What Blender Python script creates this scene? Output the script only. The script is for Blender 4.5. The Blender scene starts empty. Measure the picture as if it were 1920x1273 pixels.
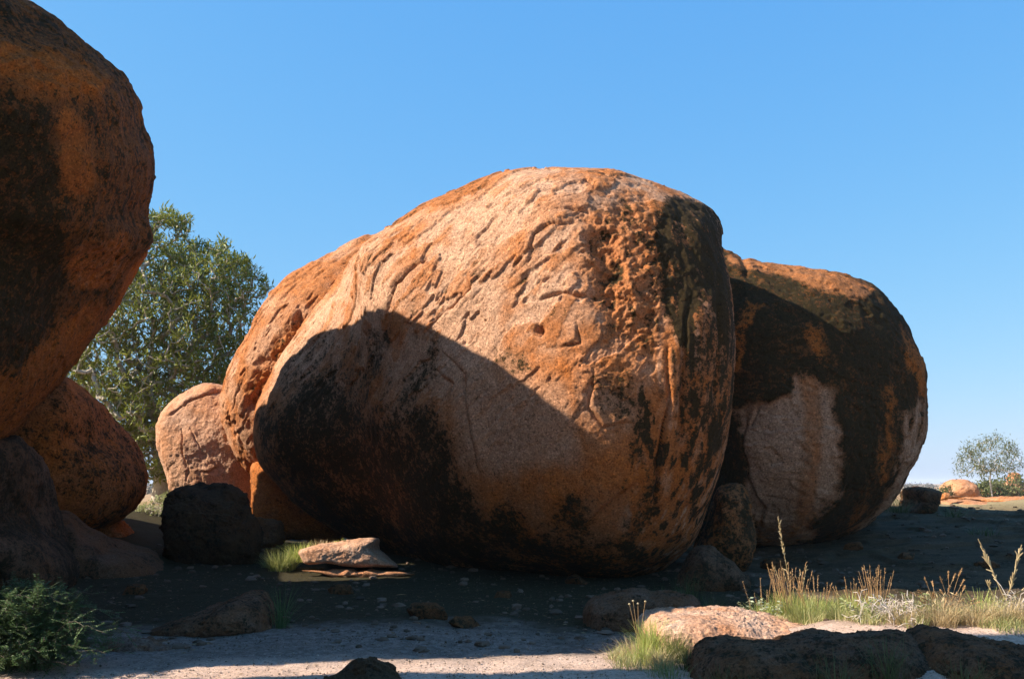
import bpy, math, random
import numpy as np

random.seed(7)
RNG = np.random.default_rng(7)

# ------------------------------------------------------------------ camera, sky, sun, exposure
W, H, F = 1920.0, 1273.0, 1867.0
PITCH = math.radians(8.2)
CAMZ = 1.6
SUN_EL = math.radians(37.0)
SUN_AZ = math.radians(9.0)          # how far the sun stands in front of "straight left"
scene = bpy.context.scene
cam_d = bpy.data.cameras.new('camera')
cam = bpy.data.objects.new('camera', cam_d)
scene.collection.objects.link(cam)
cam.location = (0, 0, CAMZ)
cam.rotation_euler = (math.radians(90) + PITCH, 0, 0)
cam_d.sensor_width = 36.0
cam_d.lens = F / W * 36.0
cam_d.clip_start = 0.1
cam_d.clip_end = 20000
scene.camera = cam

sun_vec = np.array([-math.cos(SUN_AZ) * math.cos(SUN_EL), -math.sin(SUN_AZ) * math.cos(SUN_EL), math.sin(SUN_EL)])
world = bpy.data.worlds.new('World')
scene.world = world
world.use_nodes = True
wn = world.node_tree
wn.nodes.clear()
sky = wn.nodes.new('ShaderNodeTexSky')
sky.sky_type = 'NISHITA'
sky.sun_disc = False
sky.sun_elevation = SUN_EL
# sun_rotation is measured clockwise from +Y
sky.sun_rotation = math.atan2(sun_vec[0], sun_vec[1]) % (2 * math.pi)
sky.altitude = 300
sky.air_density = 1.0
sky.dust_density = 0.6
sky.ozone_density = 2.4
bg = wn.nodes.new('ShaderNodeBackground')
bg.inputs['Strength'].default_value = 0.10
wo = wn.nodes.new('ShaderNodeOutputWorld')
# film response of the sky: one power curve per channel, the same in every direction
_sep = wn.nodes.new('ShaderNodeSeparateColor')
_com = wn.nodes.new('ShaderNodeCombineColor')
wn.links.new(sky.outputs[0], _sep.inputs[0])
for _i, (_g, _k) in enumerate(((0.88, 0.42), (0.47, 0.41), (0.16, 0.455))):
    _a = wn.nodes.new('ShaderNodeMath'); _a.operation = 'MULTIPLY'; _a.inputs[1].default_value = 0.1
    _b = wn.nodes.new('ShaderNodeMath'); _b.operation = 'POWER'; _b.inputs[1].default_value = _g
    _c = wn.nodes.new('ShaderNodeMath'); _c.operation = 'MULTIPLY'; _c.inputs[1].default_value = _k * 10
    wn.links.new(_sep.outputs[_i], _a.inputs[0]); wn.links.new(_a.outputs[0], _b.inputs[0])
    wn.links.new(_b.outputs[0], _c.inputs[0]); wn.links.new(_c.outputs[0], _com.inputs[_i])
wn.links.new(_com.outputs[0], bg.inputs[0])
wn.links.new(bg.outputs[0], wo.inputs[0])

sun_d = bpy.data.lights.new('sun', 'SUN')
sun_d.energy = 5.0
sun_d.angle = math.radians(0.5)
sun_d.color = (1.0, 0.90, 0.76)
sun = bpy.data.objects.new('sun', sun_d)
scene.collection.objects.link(sun)
from mathutils import Vector
sun.rotation_euler = Vector(-sun_vec).to_track_quat('-Z', 'Y').to_euler()
sun.location = (-20, -5, 20)

scene.view_settings.view_transform = 'Standard'
scene.view_settings.look = 'None'
scene.view_settings.exposure = 1.25
scene.view_settings.gamma = 1.0
scene.view_settings.use_curve_mapping = False
scene.cycles.use_denoising = True
scene.cycles.max_bounces = 6
scene.cycles.diffuse_bounces = 4
scene.cycles.transmission_bounces = 2
scene.cycles.volume_bounces = 0
scene.cycles.sample_clamp_indirect = 4.0

# ------------------------------------------------------------------ camera geometry helpers
CP, SP = math.cos(PITCH), math.sin(PITCH)

def ray(px, py):
    """direction through a photo pixel, scaled so that its forward (Y) part is 1"""
    x = (px - W / 2) / F
    u = (H / 2 - py) / F
    fy = CP - u * SP
    fz = SP + u * CP
    return x / fy, fz / fy

def at(px, py, Y):
    rx, rz = ray(px, py)
    return np.array([rx * Y, Y, CAMZ + rz * Y])

def project(P):
    x = P[:, 0]; y = P[:, 1]; z = P[:, 2] - CAMZ
    f = np.maximum(y * CP + z * SP, 0.05)
    u = -y * SP + z * CP
    return W / 2 + F * x / f, H / 2 - F * u / f

# ------------------------------------------------------------------ noise
_pr = np.random.default_rng(11)
_perm = _pr.permutation(512).astype(np.int32)
_perm = np.concatenate([_perm, _perm, _perm])
_grad = _pr.normal(size=(512, 3)).astype(np.float32)
_grad /= np.linalg.norm(_grad, axis=1)[:, None]

def perlin(P, seed=0):
    P = np.asarray(P, np.float32) + np.float32(seed * 17.37 + 300.0)
    I = np.floor(P).astype(np.int32)
    f = P - I
    I &= 511
    u = f * f * f * (f * (f * 6 - 15) + 10)
    out = 0
    for dx in (0, 1):
        wx = u[:, 0] if dx else 1 - u[:, 0]
        a = _perm[(I[:, 0] + dx) & 511]
        for dy in (0, 1):
            wy = u[:, 1] if dy else 1 - u[:, 1]
            b = _perm[a + ((I[:, 1] + dy) & 511)]
            for dz in (0, 1):
                wz = u[:, 2] if dz else 1 - u[:, 2]
                g = _grad[_perm[b + ((I[:, 2] + dz) & 511)] & 511]
                out = out + wx * wy * wz * (g[:, 0] * (f[:, 0] - dx) + g[:, 1] * (f[:, 1] - dy) + g[:, 2] * (f[:, 2] - dz))
    return out * 1.5

def fbm(P, octaves=4, seed=0, gain=0.5, lac=2.03):
    P = np.asarray(P, np.float32)
    s = 0; a = 1.0; t = 0
    for o in range(octaves):
        s = s + a * perlin(P * (lac ** o), seed + o * 3)
        t += a
        a *= gain
    return s / t

def ridged(P, octaves=3, seed=0):
    s = 0; a = 1.0; t = 0
    for o in range(octaves):
        s = s + a * (1 - 2 * np.abs(perlin(P * (2.1 ** o), seed + o * 5)))
        t += a; a *= 0.5
    return s / t

def smooth(e0, e1, x):
    t = np.clip((x - e0) / (e1 - e0), 0, 1)
    return t * t * (3 - 2 * t)

# ------------------------------------------------------------------ object helpers
COL = scene.collection

def link_mesh(name, verts, faces, mat=None, parent=None, origin=None, smooth_shade=True, attrs=None, colours=None):
    """faces: int array (n,3) or (n,4), or a list of such arrays"""
    verts = np.asarray(verts, np.float32)
    if origin is None:
        lo = verts.min(0); hi = verts.max(0)
        origin = ((lo[0] + hi[0]) / 2, (lo[1] + hi[1]) / 2, lo[2])
    if parent is not None:
        origin = np.array(parent.location)
    origin = np.array(origin, np.float32)
    me = bpy.data.meshes.new(name)
    if not isinstance(faces, list):
        faces = [faces]
    faces = [np.asarray(f, np.int32) for f in faces if len(f)]
    me.vertices.add(len(verts))
    me.vertices.foreach_set('co', (verts - origin).ravel())
    nl = sum(f.size for f in faces); nf = sum(len(f) for f in faces)
    me.loops.add(nl)
    me.loops.foreach_set('vertex_index', np.concatenate([f.ravel() for f in faces]))
    me.polygons.add(nf)
    starts = []; s = 0
    for f in faces:
        k = f.shape[1]
        starts.append(s + np.arange(len(f)) * k)
        s += f.size
    me.polygons.foreach_set('loop_start', np.concatenate(starts).astype(np.int32))
    me.update(calc_edges=True)
    me.polygons.foreach_set('use_smooth', np.full(nf, bool(smooth_shade)))
    if colours is not None:
        ca = me.color_attributes.new('mask', 'FLOAT_COLOR', 'POINT')
        c4 = np.ones((len(verts), 4), np.float32)
        c4[:, :colours.shape[1]] = colours
        ca.data.foreach_set('color', c4.ravel())
    if mat:
        me.materials.append(mat)
    o = bpy.data.objects.new(name, me)
    COL.objects.link(o)
    if parent is not None:
        o.parent = parent
    else:
        o.location = origin
    return o

def tag(o, label=None, cat=None, group=None, kind=None):
    if label: o['label'] = label
    if cat: o['category'] = cat
    if group: o['group'] = group
    if kind: o['kind'] = kind
    return o

def empty(name, loc, label, cat, group=None):
    o = bpy.data.objects.new(name, None)
    COL.objects.link(o)
    o.location = tuple(float(v) for v in loc)
    o.empty_display_size = 0.3
    return tag(o, label, cat, group)

# ------------------------------------------------------------------ materials
def new_mat(name):
    m = bpy.data.materials.new(name)
    m.use_nodes = True
    nt = m.node_tree
    nt.nodes.clear()
    out = nt.nodes.new('ShaderNodeOutputMaterial')
    b = nt.nodes.new('ShaderNodeBsdfPrincipled')
    nt.links.new(b.outputs[0], out.inputs[0])
    return m, nt, b

class NB:
    def __init__(s, nt): s.nt = nt
    def n(s, t, **kw):
        x = s.nt.nodes.new(t)
        for k, v in kw.items():
            setattr(x, k, v)
        return x
    def link(s, a, b): s.nt.links.new(a, b)
    def noise(s, vec, scale, detail=4, rough=0.55, dist=0.0):
        x = s.n('ShaderNodeTexNoise')
        x.inputs['Scale'].default_value = scale
        x.inputs['Detail'].default_value = detail
        x.inputs['Roughness'].default_value = rough
        x.inputs['Distortion'].default_value = dist
        if vec is not None: s.link(vec, x.inputs['Vector'])
        return x.outputs['Fac']
    def ramp(s, fac, stops, interp='LINEAR'):
        r = s.n('ShaderNodeValToRGB')
        cr = r.color_ramp
        cr.interpolation = interp
        while len(cr.elements) < len(stops): cr.elements.new(0.5)
        for e, (p, c) in zip(cr.elements, stops):
            e.position = p
            e.color = (*c, 1) if isinstance(c, tuple) else (c, c, c, 1)
        s.link(fac, r.inputs[0])
        return r.outputs[0]
    def mix(s, fac, a, b, mode='MIX'):
        m = s.n('ShaderNodeMix', data_type='RGBA', blend_type=mode)
        m.clamp_factor = True
        for sock, v in ((m.inputs[0], fac), (m.inputs[6], a), (m.inputs[7], b)):
            if hasattr(v, 'links') or hasattr(v, 'is_output'):
                s.link(v, sock)
            elif isinstance(v, tuple):
                sock.default_value = (*v, 1)
            else:
                sock.default_value = v
        return m.outputs[2]
    def math(s, op, a, b=0.0, clamp=False):
        m = s.n('ShaderNodeMath', operation=op, use_clamp=clamp)
        for sock, v in ((m.inputs[0], a), (m.inputs[1], b)):
            if hasattr(v, 'is_output'): s.link(v, sock)
            else: sock.default_value = v
        return m.outputs[0]
    def coord(s):
        g = s.n('ShaderNodeNewGeometry')
        return g.outputs['Position']
    def stretch(s, vec, sc, rot=(0, 0, 0)):
        m = s.n('ShaderNodeMapping')
        m.inputs['Scale'].default_value = sc
        m.inputs['Rotation'].default_value = rot
        s.link(vec, m.inputs['Vector'])
        return m.outputs[0]
    def bump(s, h, strength, dist, normal=None):
        b = s.n('ShaderNodeBump')
        b.inputs['Strength'].default_value = strength
        b.inputs['Distance'].default_value = dist
        s.link(h, b.inputs['Height'])
        if normal is not None: s.link(normal, b.inputs['Normal'])
        return b.outputs[0]

def rock_material(name, base, base2, pale, orange, dark, speck=0.5, bump=1.0, grain=55.0):
    m, nt, b = new_mat(name)
    N = NB(nt)
    pos = N.coord()
    att = N.n('ShaderNodeAttribute', attribute_name='mask')
    sep = N.n('ShaderNodeSeparateColor')
    N.link(att.outputs['Color'], sep.inputs[0])
    R, G, B = sep.outputs[0], sep.outputs[1], sep.outputs[2]
    n_big = N.noise(pos, 0.9, 5, 0.6, 0.4)
    n_mid = N.noise(pos, 4.5, 6, 0.68, 0.3)
    n_fine = N.noise(pos, grain, 3, 0.8)
    n_sp = N.noise(pos, grain * 0.42, 2, 0.9)
    c = N.mix(N.ramp(n_big, [(0.35, 0.0), (0.65, 1.0)]), base, base2)
    c = N.mix(N.math('MULTIPLY', N.ramp(n_mid, [(0.42, 0.0), (0.66, 1.0)]), 0.55), c, orange)
    # pale, fresh granite: grey pink with crystals
    palec = N.mix(N.ramp(n_mid, [(0.35, 0.0), (0.7, 1.0)]), pale, tuple(x * 0.72 for x in pale))
    c = N.mix(N.math('ADD', N.math('MULTIPLY', G, 1.0), 0.0, True), c, palec)
    of = N.math('MULTIPLY', B, N.math('ADD', 0.45, N.math('MULTIPLY', N.ramp(N.noise(pos, 2.6, 6, 0.75), [(0.38, 0.0), (0.62, 1.0)]), 0.55)))
    c = N.mix(of, c, orange)
    # desert varnish, broken up at the edges by fine noise
    edge = N.math('ADD', R, N.math('MULTIPLY', N.math('SUBTRACT', n_mid, 0.5), 1.3))
    edge = N.math('ADD', edge, N.math('MULTIPLY', N.math('SUBTRACT', n_sp, 0.5), 1.9))
    vf = N.ramp(edge, [(0.28, 0.0), (0.72, 1.0)])
    vf = N.math('MULTIPLY', vf, N.math('MULTIPLY', R, 3.0, True))
    c = N.mix(vf, c, dark)
    # crystals
    sp = N.ramp(n_fine, [(0.30, 1 - 0.75 * speck), (0.46, 0.94), (0.58, 1.0), (0.70, 1 + 0.75 * speck)])
    c = N.mix(1.0, c, sp, 'MULTIPLY')
    sp2 = N.ramp(n_sp, [(0.28, 0.62), (0.5, 1.0), (0.72, 1.32)])
    c = N.mix(1.0, c, sp2, 'MULTIPLY')
    N.link(c, b.inputs['Base Color'])
    b.inputs['Roughness'].default_value = 0.92
    b.inputs['Specular IOR Level'].default_value = 0.12
    nb = N.bump(N.noise(pos, 9.0, 8, 0.78), 0.8 * bump, 0.045)
    nb = N.bump(n_fine, 0.8 * bump, 0.010, nb)
    nb = N.bump(N.noise(pos, 26.0, 4, 0.75), 0.5 * bump, 0.012, nb)
    N.link(nb, b.inputs['Normal'])
    return m

M = {}
M['boulder'] = rock_material('weathered_granite', (0.40, 0.165, 0.066), (0.33, 0.125, 0.045), (0.55, 0.335, 0.215), (0.43, 0.125, 0.022), (0.036, 0.022, 0.007), speck=1.25, grain=34)
M['pink'] = rock_material('fresh_pink_granite', (0.46, 0.205, 0.10), (0.49, 0.265, 0.155), (0.58, 0.39, 0.28), (0.44, 0.15, 0.036), (0.05, 0.03, 0.015), speck=1.0, grain=45)
M['varnish'] = rock_material('dark_varnished_granite', (0.32, 0.105, 0.024), (0.25, 0.082, 0.018), (0.42, 0.25, 0.155), (0.46, 0.130, 0.018), (0.030, 0.019, 0.006), speck=1.2, grain=34)
M['varnish_dark'] = rock_material('black_varnished_granite', (0.165, 0.066, 0.020), (0.12, 0.050, 0.016), (0.46, 0.27, 0.165), (0.47, 0.135, 0.020), (0.028, 0.019, 0.006), speck=1.3, grain=34)
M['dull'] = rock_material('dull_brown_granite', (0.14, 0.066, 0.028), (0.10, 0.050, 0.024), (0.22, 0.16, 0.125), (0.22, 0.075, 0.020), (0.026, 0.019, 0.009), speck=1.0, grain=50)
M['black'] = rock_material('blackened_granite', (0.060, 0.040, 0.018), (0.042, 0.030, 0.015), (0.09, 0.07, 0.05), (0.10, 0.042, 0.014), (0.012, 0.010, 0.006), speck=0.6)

# ------------------------------------------------------------------ ground
def ground_h(x, y):
    x = np.asarray(x, np.float64); y = np.asarray(y, np.float64)
    h = 0.30 * smooth(11, 20, y)
    h = h + 0.75 * smooth(13.5, 27, y) * smooth(3.5, 11, x + 0.15 * (y - 15))      # rock slab climbing on the right
    h = h + 0.75 * smooth(11.5, 22, y) * smooth(-4.5, -9.5, x)                         # bank on the left
    h = h - 0.9 * smooth(28, 60, y) - 1.2 * smooth(60, 300, y)
    h = h + 0.30 * smooth(1.3, 3.6, x) * smooth(6.0, 9.6, y) * (1 - smooth(9.8, 12.0, y))   # hump under the near right rocks
    return h

def ground_z(x, y):
    P = np.stack([np.atleast_1d(np.asarray(x, float)), np.atleast_1d(np.asarray(y, float)), np.zeros(np.size(x))], 1)
    near = 1 - smooth(40, 120, P[:, 1])
    d = 0.05 * fbm(P * 0.55, 3, 3) + 0.022 * fbm(P * 2.2, 3, 9) * near
    r = rock_amount(P[:, 0], P[:, 1])
    d = d + r * near * (0.05 * fbm(P * 1.3, 4, 21, gain=0.6) + 0.5 * plates_(P * np.array([0.40, 0.62, 1]), 23, 0.13, 3, 0.012))
    return ground_h(P[:, 0], P[:, 1]) + d

def rock_amount(x, y):
    P = np.stack([x, y, np.zeros_like(x)], 1)
    return smooth(-0.35, 0.35, fbm(P * 0.8, 3, 5) * 1.2 + np.minimum((x - 4.2 + 0.18 * (y - 13)) * 0.9, (y - 12.8) * 0.9)) * (1 - smooth(45, 70, y))

def plates_(P, seed, step, levels, sharp):
    n = fbm(P, 4, seed)
    h = 0
    for i in range(levels):
        th = -0.4 + 0.8 * (i + 0.5) / levels
        h = h + step * smooth(th - sharp, th + sharp, n)
    return h - step * levels / 2

def gz(x, y):
    return float(ground_z(x, y)[0])

def gp(px, py, y0=3.0, y1=400.0):
    """where the ray through a pixel first meets the ground"""
    rx, rz = ray(px, py)
    ys = np.concatenate([np.linspace(y0, 40, 1500), np.linspace(40, y1, 800)])
    g = ground_z(rx * ys, ys)
    z = CAMZ + rz * ys
    k = np.argmax(z <= g)
    y = ys[k] if (z <= g).any() else y1
    return np.array([rx * y, y, gz(rx * y, y)])

def build_ground():
    m, nt, b = new_mat('gravelly_sand')
    N = NB(nt)
    pos = N.coord()
    att = N.n('ShaderNodeAttribute', attribute_name='mask')
    sep = N.n('ShaderNodeSeparateColor'); N.link(att.outputs['Color'], sep.inputs[0])
    nb_ = N.noise(pos, 1.3, 5, 0.62)
    nf = N.noise(pos, 42, 3, 0.85)
    nm = N.noise(pos, 9, 5, 0.7)
    sand = N.mix(N.ramp(nb_, [(0.35, 0.0), (0.65, 1.0)]), (0.64, 0.46, 0.36), (0.54, 0.375, 0.285))
    sand = N.mix(N.ramp(nm, [(0.45, 0.0), (0.7, 0.6)]), sand, (0.42, 0.28, 0.20))
    rockc = N.mix(N.ramp(N.noise(N.stretch(pos, (0.7, 1.6, 1)), 1.3, 9, 0.72), [(0.35, 0.0), (0.65, 1.0)]), (0.17, 0.105, 0.062), (0.030, 0.023, 0.011))
    c = N.mix(att.outputs['Alpha'], sand, N.mix(N.ramp(nm, [(0.4, 0.0), (0.62, 1.0)]), (0.17, 0.13, 0.105), (0.31, 0.24, 0.195)))  # greyer sand tone standing in for deeper shade
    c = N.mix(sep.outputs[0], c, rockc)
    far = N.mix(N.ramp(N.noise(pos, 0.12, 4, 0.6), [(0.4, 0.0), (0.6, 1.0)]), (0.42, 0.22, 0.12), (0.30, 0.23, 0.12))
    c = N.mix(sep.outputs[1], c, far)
    c = N.mix(sep.outputs[2], c, (0.045, 0.037, 0.018))     # leaf litter and soil, darkened to paint in shade under the rocks
    c = N.mix(1.0, c, N.ramp(nf, [(0.30, 0.35), (0.45, 0.9), (0.6, 1.05), (0.70, 1.7)]), 'MULTIPLY')
    N.link(c, b.inputs['Base Color'])
    b.inputs['Roughness'].default_value = 0.95
    b.inputs['Specular IOR Level'].default_value = 0.1
    n1 = N.bump(N.noise(pos, 12, 7, 0.78), 0.9, 0.04)
    n1 = N.bump(nf, 0.8, 0.012, n1)
    N.link(n1, b.inputs['Normal'])
    M['ground'] = m
    def axis(lo, hi, step, far_lo, far_hi, growth=1.18):
        mid = np.arange(lo, hi, step)
        out = [mid[-1]]; s = step
        while out[-1] < far_hi:
            s *= growth; out.append(out[-1] + s)
        o2 = [mid[0]]; s = step
        while o2[-1] > far_lo:
            s *= growth; o2.append(o2[-1] - s)
        return np.concatenate([np.array(o2[1:])[::-1], mid, np.array(out[1:])])
    xs = axis(-8, 12, 0.06, -3000, 3000)
    ys = axis(7.2, 24, 0.06, -1500, 3500)
    X, Y = np.meshgrid(xs, ys)
    x = X.ravel(); y = Y.ravel()
    z = ground_z(x, y)
    P = np.stack([x, y, 0 * x], 1)
    near = (np.abs(x) < 16) & (y > 5) & (y < 30)
    add = np.zeros_like(z)
    Pn = P[near]
    add[near] = 0.022 * fbm(Pn * 5.0, 3, 31, gain=0.6) + 0.010 * fbm(Pn * 17.0, 2, 35)
    z = z + add
    nx, ny = len(xs), len(ys)
    i = np.arange(nx * ny).reshape(ny, nx)
    f = np.stack([i[:-1, :-1], i[:-1, 1:], i[1:, 1:], i[1:, :-1]], -1).reshape(-1, 4)
    ra = rock_amount(x, y)
    fa = smooth(23.5, 27, y) + smooth(-5, -15, y)
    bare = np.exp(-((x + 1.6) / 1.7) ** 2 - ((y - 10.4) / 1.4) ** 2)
    litter = smooth(-0.1, 1.15, 0.9 * fbm(P * 0.7, 4, 44) + 0.5 * fbm(P * 5.0, 3, 46) + 1.5 * smooth(9.2, 13.2, y) - 0.9 * bare - 0.05)  # dark soil mask, spread to deepen the shade on the ground
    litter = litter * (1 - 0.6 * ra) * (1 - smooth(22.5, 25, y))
    grey = smooth(-0.25, 0.35, 0.5 * fbm(P * 2.0, 3, 47) + (y - 9.45 - 0.10 * x) * 0.8) * (1 - smooth(1.0, 2.2, x))  # shade past the sunlit strip put into the ground colour
    colr = np.stack([ra, np.clip(fa, 0, 1), litter, grey], 1)  # litter channel also carries painted shade, grey channel is painted shade
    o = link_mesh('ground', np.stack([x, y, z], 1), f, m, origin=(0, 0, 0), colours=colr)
    tag(o, kind='structure')
    o['label'] = 'sandy gravel ground with low rock slabs running to the horizon'
    return o

ground = build_ground()

# ------------------------------------------------------------------ boulders
def cube_sphere(n):
    """welded cube sphere, n quads along each edge"""
    t = np.tan(np.linspace(-math.pi / 4, math.pi / 4, n + 1))
    A, B = np.meshgrid(t, t, indexing='ij')
    one = np.ones_like(A)
    vs = []; fs = []
    base = 0
    idx = np.arange((n + 1) * (n + 1)).reshape(n + 1, n + 1)
    q = np.stack([idx[:-1, :-1], idx[1:, :-1], idx[1:, 1:], idx[:-1, 1:]], -1).reshape(-1, 4)
    for v, flip in (((one, A, B), 0), ((-one, A, B), 1), ((A, one, B), 1), ((A, -one, B), 0), ((A, B, one), 0), ((A, B, -one), 1)):
        p = np.stack([c.ravel() for c in v], 1)
        vs.append(p); fs.append((q[:, ::-1] if flip else q) + base)
        base += len(p)  # pebble colour darkened past the sunlit strip, where shade lies
    V = np.concatenate(vs); Fq = np.concatenate(fs)
    V /= np.linalg.norm(V, axis=1)[:, None]
    key = np.round(V * 1e5).astype(np.int64)
    k = (key[:, 0] + 200000) * 400001 * 400001 + (key[:, 1] + 200000) * 400001 + key[:, 2] + 200000
    _, first, inv = np.unique(k, return_index=True, return_inverse=True)
    return V[first], inv.ravel()[Fq].astype(np.int32)

_cs = {}
def sphere(n):
    if n not in _cs: _cs[n] = cube_sphere(n)
    v, f = _cs[n]
    return v.copy(), f

def rotm(ax, ay, az):
    ax, ay, az = (math.radians(v) for v in (ax, ay, az))
    cx, sx, cy, sy, cz, sz = math.cos(ax), math.sin(ax), math.cos(ay), math.sin(ay), math.cos(az), math.sin(az)
    Rx = np.array([[1, 0, 0], [0, cx, -sx], [0, sx, cx]])
    Ry = np.array([[cy, 0, sy], [0, 1, 0], [-sy, 0, cy]])
    Rz = np.array([[cz, -sz, 0], [sz, cz, 0], [0, 0, 1]])
    return Rz @ Ry @ Rx

def sdf_union(P, parts, k):
    """parts: (centre, radii, (ax,ay,az), power)"""
    d = None
    for c, r, rot, p in parts:
        q = np.abs((P - np.asarray(c)) @ rotm(*rot)) / np.asarray(r)
        n = ((q ** p).sum(1)) ** (1.0 / p)
        di = (n - 1) * min(r)
        if d is None: d = di
        else:
            h = np.clip(0.5 + 0.5 * (d - di) / k, 0, 1)
            d = d * (1 - h) + di * h - k * h * (1 - h)
    return d

def polar_radius(poly, c, ang):
    """outermost radius of a pixel polygon seen from c at each angle"""
    P = np.asarray(poly, float) - c
    Q = np.roll(P, -1, 0)
    r = np.zeros_like(ang)
    D = np.stack([np.cos(ang), np.sin(ang)], 1)
    for a, b in zip(P, Q):
        e = b - a
        den = D[:, 0] * e[1] - D[:, 1] * e[0]
        den = np.where(np.abs(den) < 1e-9, 1e-9, den)
        t = (a[0] * e[1] - a[1] * e[0]) / den
        s = (a[0] * D[:, 1] - a[1] * D[:, 0]) / den
        ok = (s >= -1e-6) & (s <= 1 + 1e-6) & (t > 0)
        r = np.where(ok & (t > r), t, r)
    return r

def catmull(poly, sub=6):
    P = np.asarray(poly, float)
    out = []
    n = len(P)
    for i in range(n):
        p0, p1, p2, p3 = P[i - 1], P[i], P[(i + 1) % n], P[(i + 2) % n]
        for j in range(sub):
            t = j / sub
            out.append(0.5 * ((2 * p1) + (-p0 + p2) * t + (2 * p0 - 5 * p1 + 4 * p2 - p3) * t * t + (-p0 + 3 * p1 - 3 * p2 + p3) * t ** 3))
    return np.array(out)

def fit_outline(V, C, poly, iters=6, nb=240, smoothing=2):
    """stretch a body about its own centre, across the view, until its outline follows poly"""
    c2 = np.array([v[0] for v in project(C[None, :])])
    ang = (np.arange(nb) + 0.5) / nb * 2 * math.pi - math.pi
    target = polar_radius(catmull(poly), c2, ang)
    for it in range(iters):
        x, y = project(V)
        dx = x - c2[0]; dy = y - c2[1]
        a = np.arctan2(dy, dx); r = np.hypot(dx, dy)
        b = ((a + math.pi) / (2 * math.pi) * nb).astype(int) % nb
        cur = np.zeros(nb)
        np.maximum.at(cur, b, r)
        bad = cur <= 0
        cur[bad] = target[bad]
        ratio = target / cur
        ratio = np.clip(ratio, 0.55, 1.8)
        kk = np.ones(2 * smoothing + 1) / (2 * smoothing + 1)
        ratio = np.convolve(np.concatenate([ratio[-smoothing:], ratio, ratio[:smoothing]]), kk, 'valid')
        fa = (a + math.pi) / (2 * math.pi) * nb - 0.5
        i0 = np.floor(fa).astype(int); ft = fa - i0
        rr = ratio[i0 % nb] * (1 - ft) + ratio[(i0 + 1) % nb] * ft
        m = 14
        kw = np.hanning(2 * m + 3)[1:-1]; kw /= kw.sum()
        wide = np.convolve(np.concatenate([ratio[-m:], ratio, ratio[:m]]), kw, 'valid')
        rw = wide[i0 % nb] * (1 - ft) + wide[(i0 + 1) % nb] * ft
        R = np.interp(a, ang, target, period=2 * math.pi)
        w = smooth(0.0, 0.75, r / np.maximum(R, 1))
        w2 = smooth(0.72, 0.98, r / np.maximum(R, 1))
        rr = rw * (1 - w2) + rr * w2
        rr = ratio.mean() * (1 - w) + rr * w
        V = V.copy()
        V[:, 0] = C[0] + (V[:, 0] - C[0]) * rr
        V[:, 2] = C[2] + (V[:, 2] - C[2]) * rr
    return V

def vnormals(V, Fq):
    a = V[Fq[:, 2]] - V[Fq[:, 0]]; b = V[Fq[:, 3]] - V[Fq[:, 1]]
    n = np.cross(a, b)
    N = np.zeros_like(V)
    for k in range(4):
        for j in range(3):
            N[:, j] += np.bincount(Fq[:, k], n[:, j], len(V))
    return N / np.maximum(np.linalg.norm(N, axis=1), 1e-9)[:, None]

def poly_sd(px, py, poly):
    """signed distance in pixels, positive inside"""
    P = np.asarray(poly, float); Q = np.roll(P, -1, 0)
    d = np.full(len(px), 1e9); inside = np.zeros(len(px), bool)
    for (ax, ay), (bx, by) in zip(P, Q):
        ex, ey = bx - ax, by - ay
        t = np.clip(((px - ax) * ex + (py - ay) * ey) / (ex * ex + ey * ey + 1e-9), 0, 1)
        d = np.minimum(d, np.hypot(px - ax - t * ex, py - ay - t * ey))
        cr = ((ay > py) != (by > py)) & (px < (bx - ax) * (py - ay) / (by - ay + 1e-12) + ax)
        inside ^= cr
    return np.where(inside, d, -d)

def line_sd(px, py, line):
    d = np.full(len(px), 1e9); side = np.zeros(len(px)); tt = np.zeros(len(px))
    n = len(line) - 1
    for k, ((ax, ay), (bx, by)) in enumerate(zip(line[:-1], line[1:])):
        ex, ey = bx - ax, by - ay
        t = np.clip(((px - ax) * ex + (py - ay) * ey) / (ex * ex + ey * ey + 1e-9), 0, 1)
        q = np.hypot(px - ax - t * ex, py - ay - t * ey)
        s = np.sign((px - ax) * ey - (py - ay) * ex)
        m = q < d
        d = np.where(m, q, d); side = np.where(m, s, side); tt = np.where(m, (k + t) / n, tt)
    return d, side, tt

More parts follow.
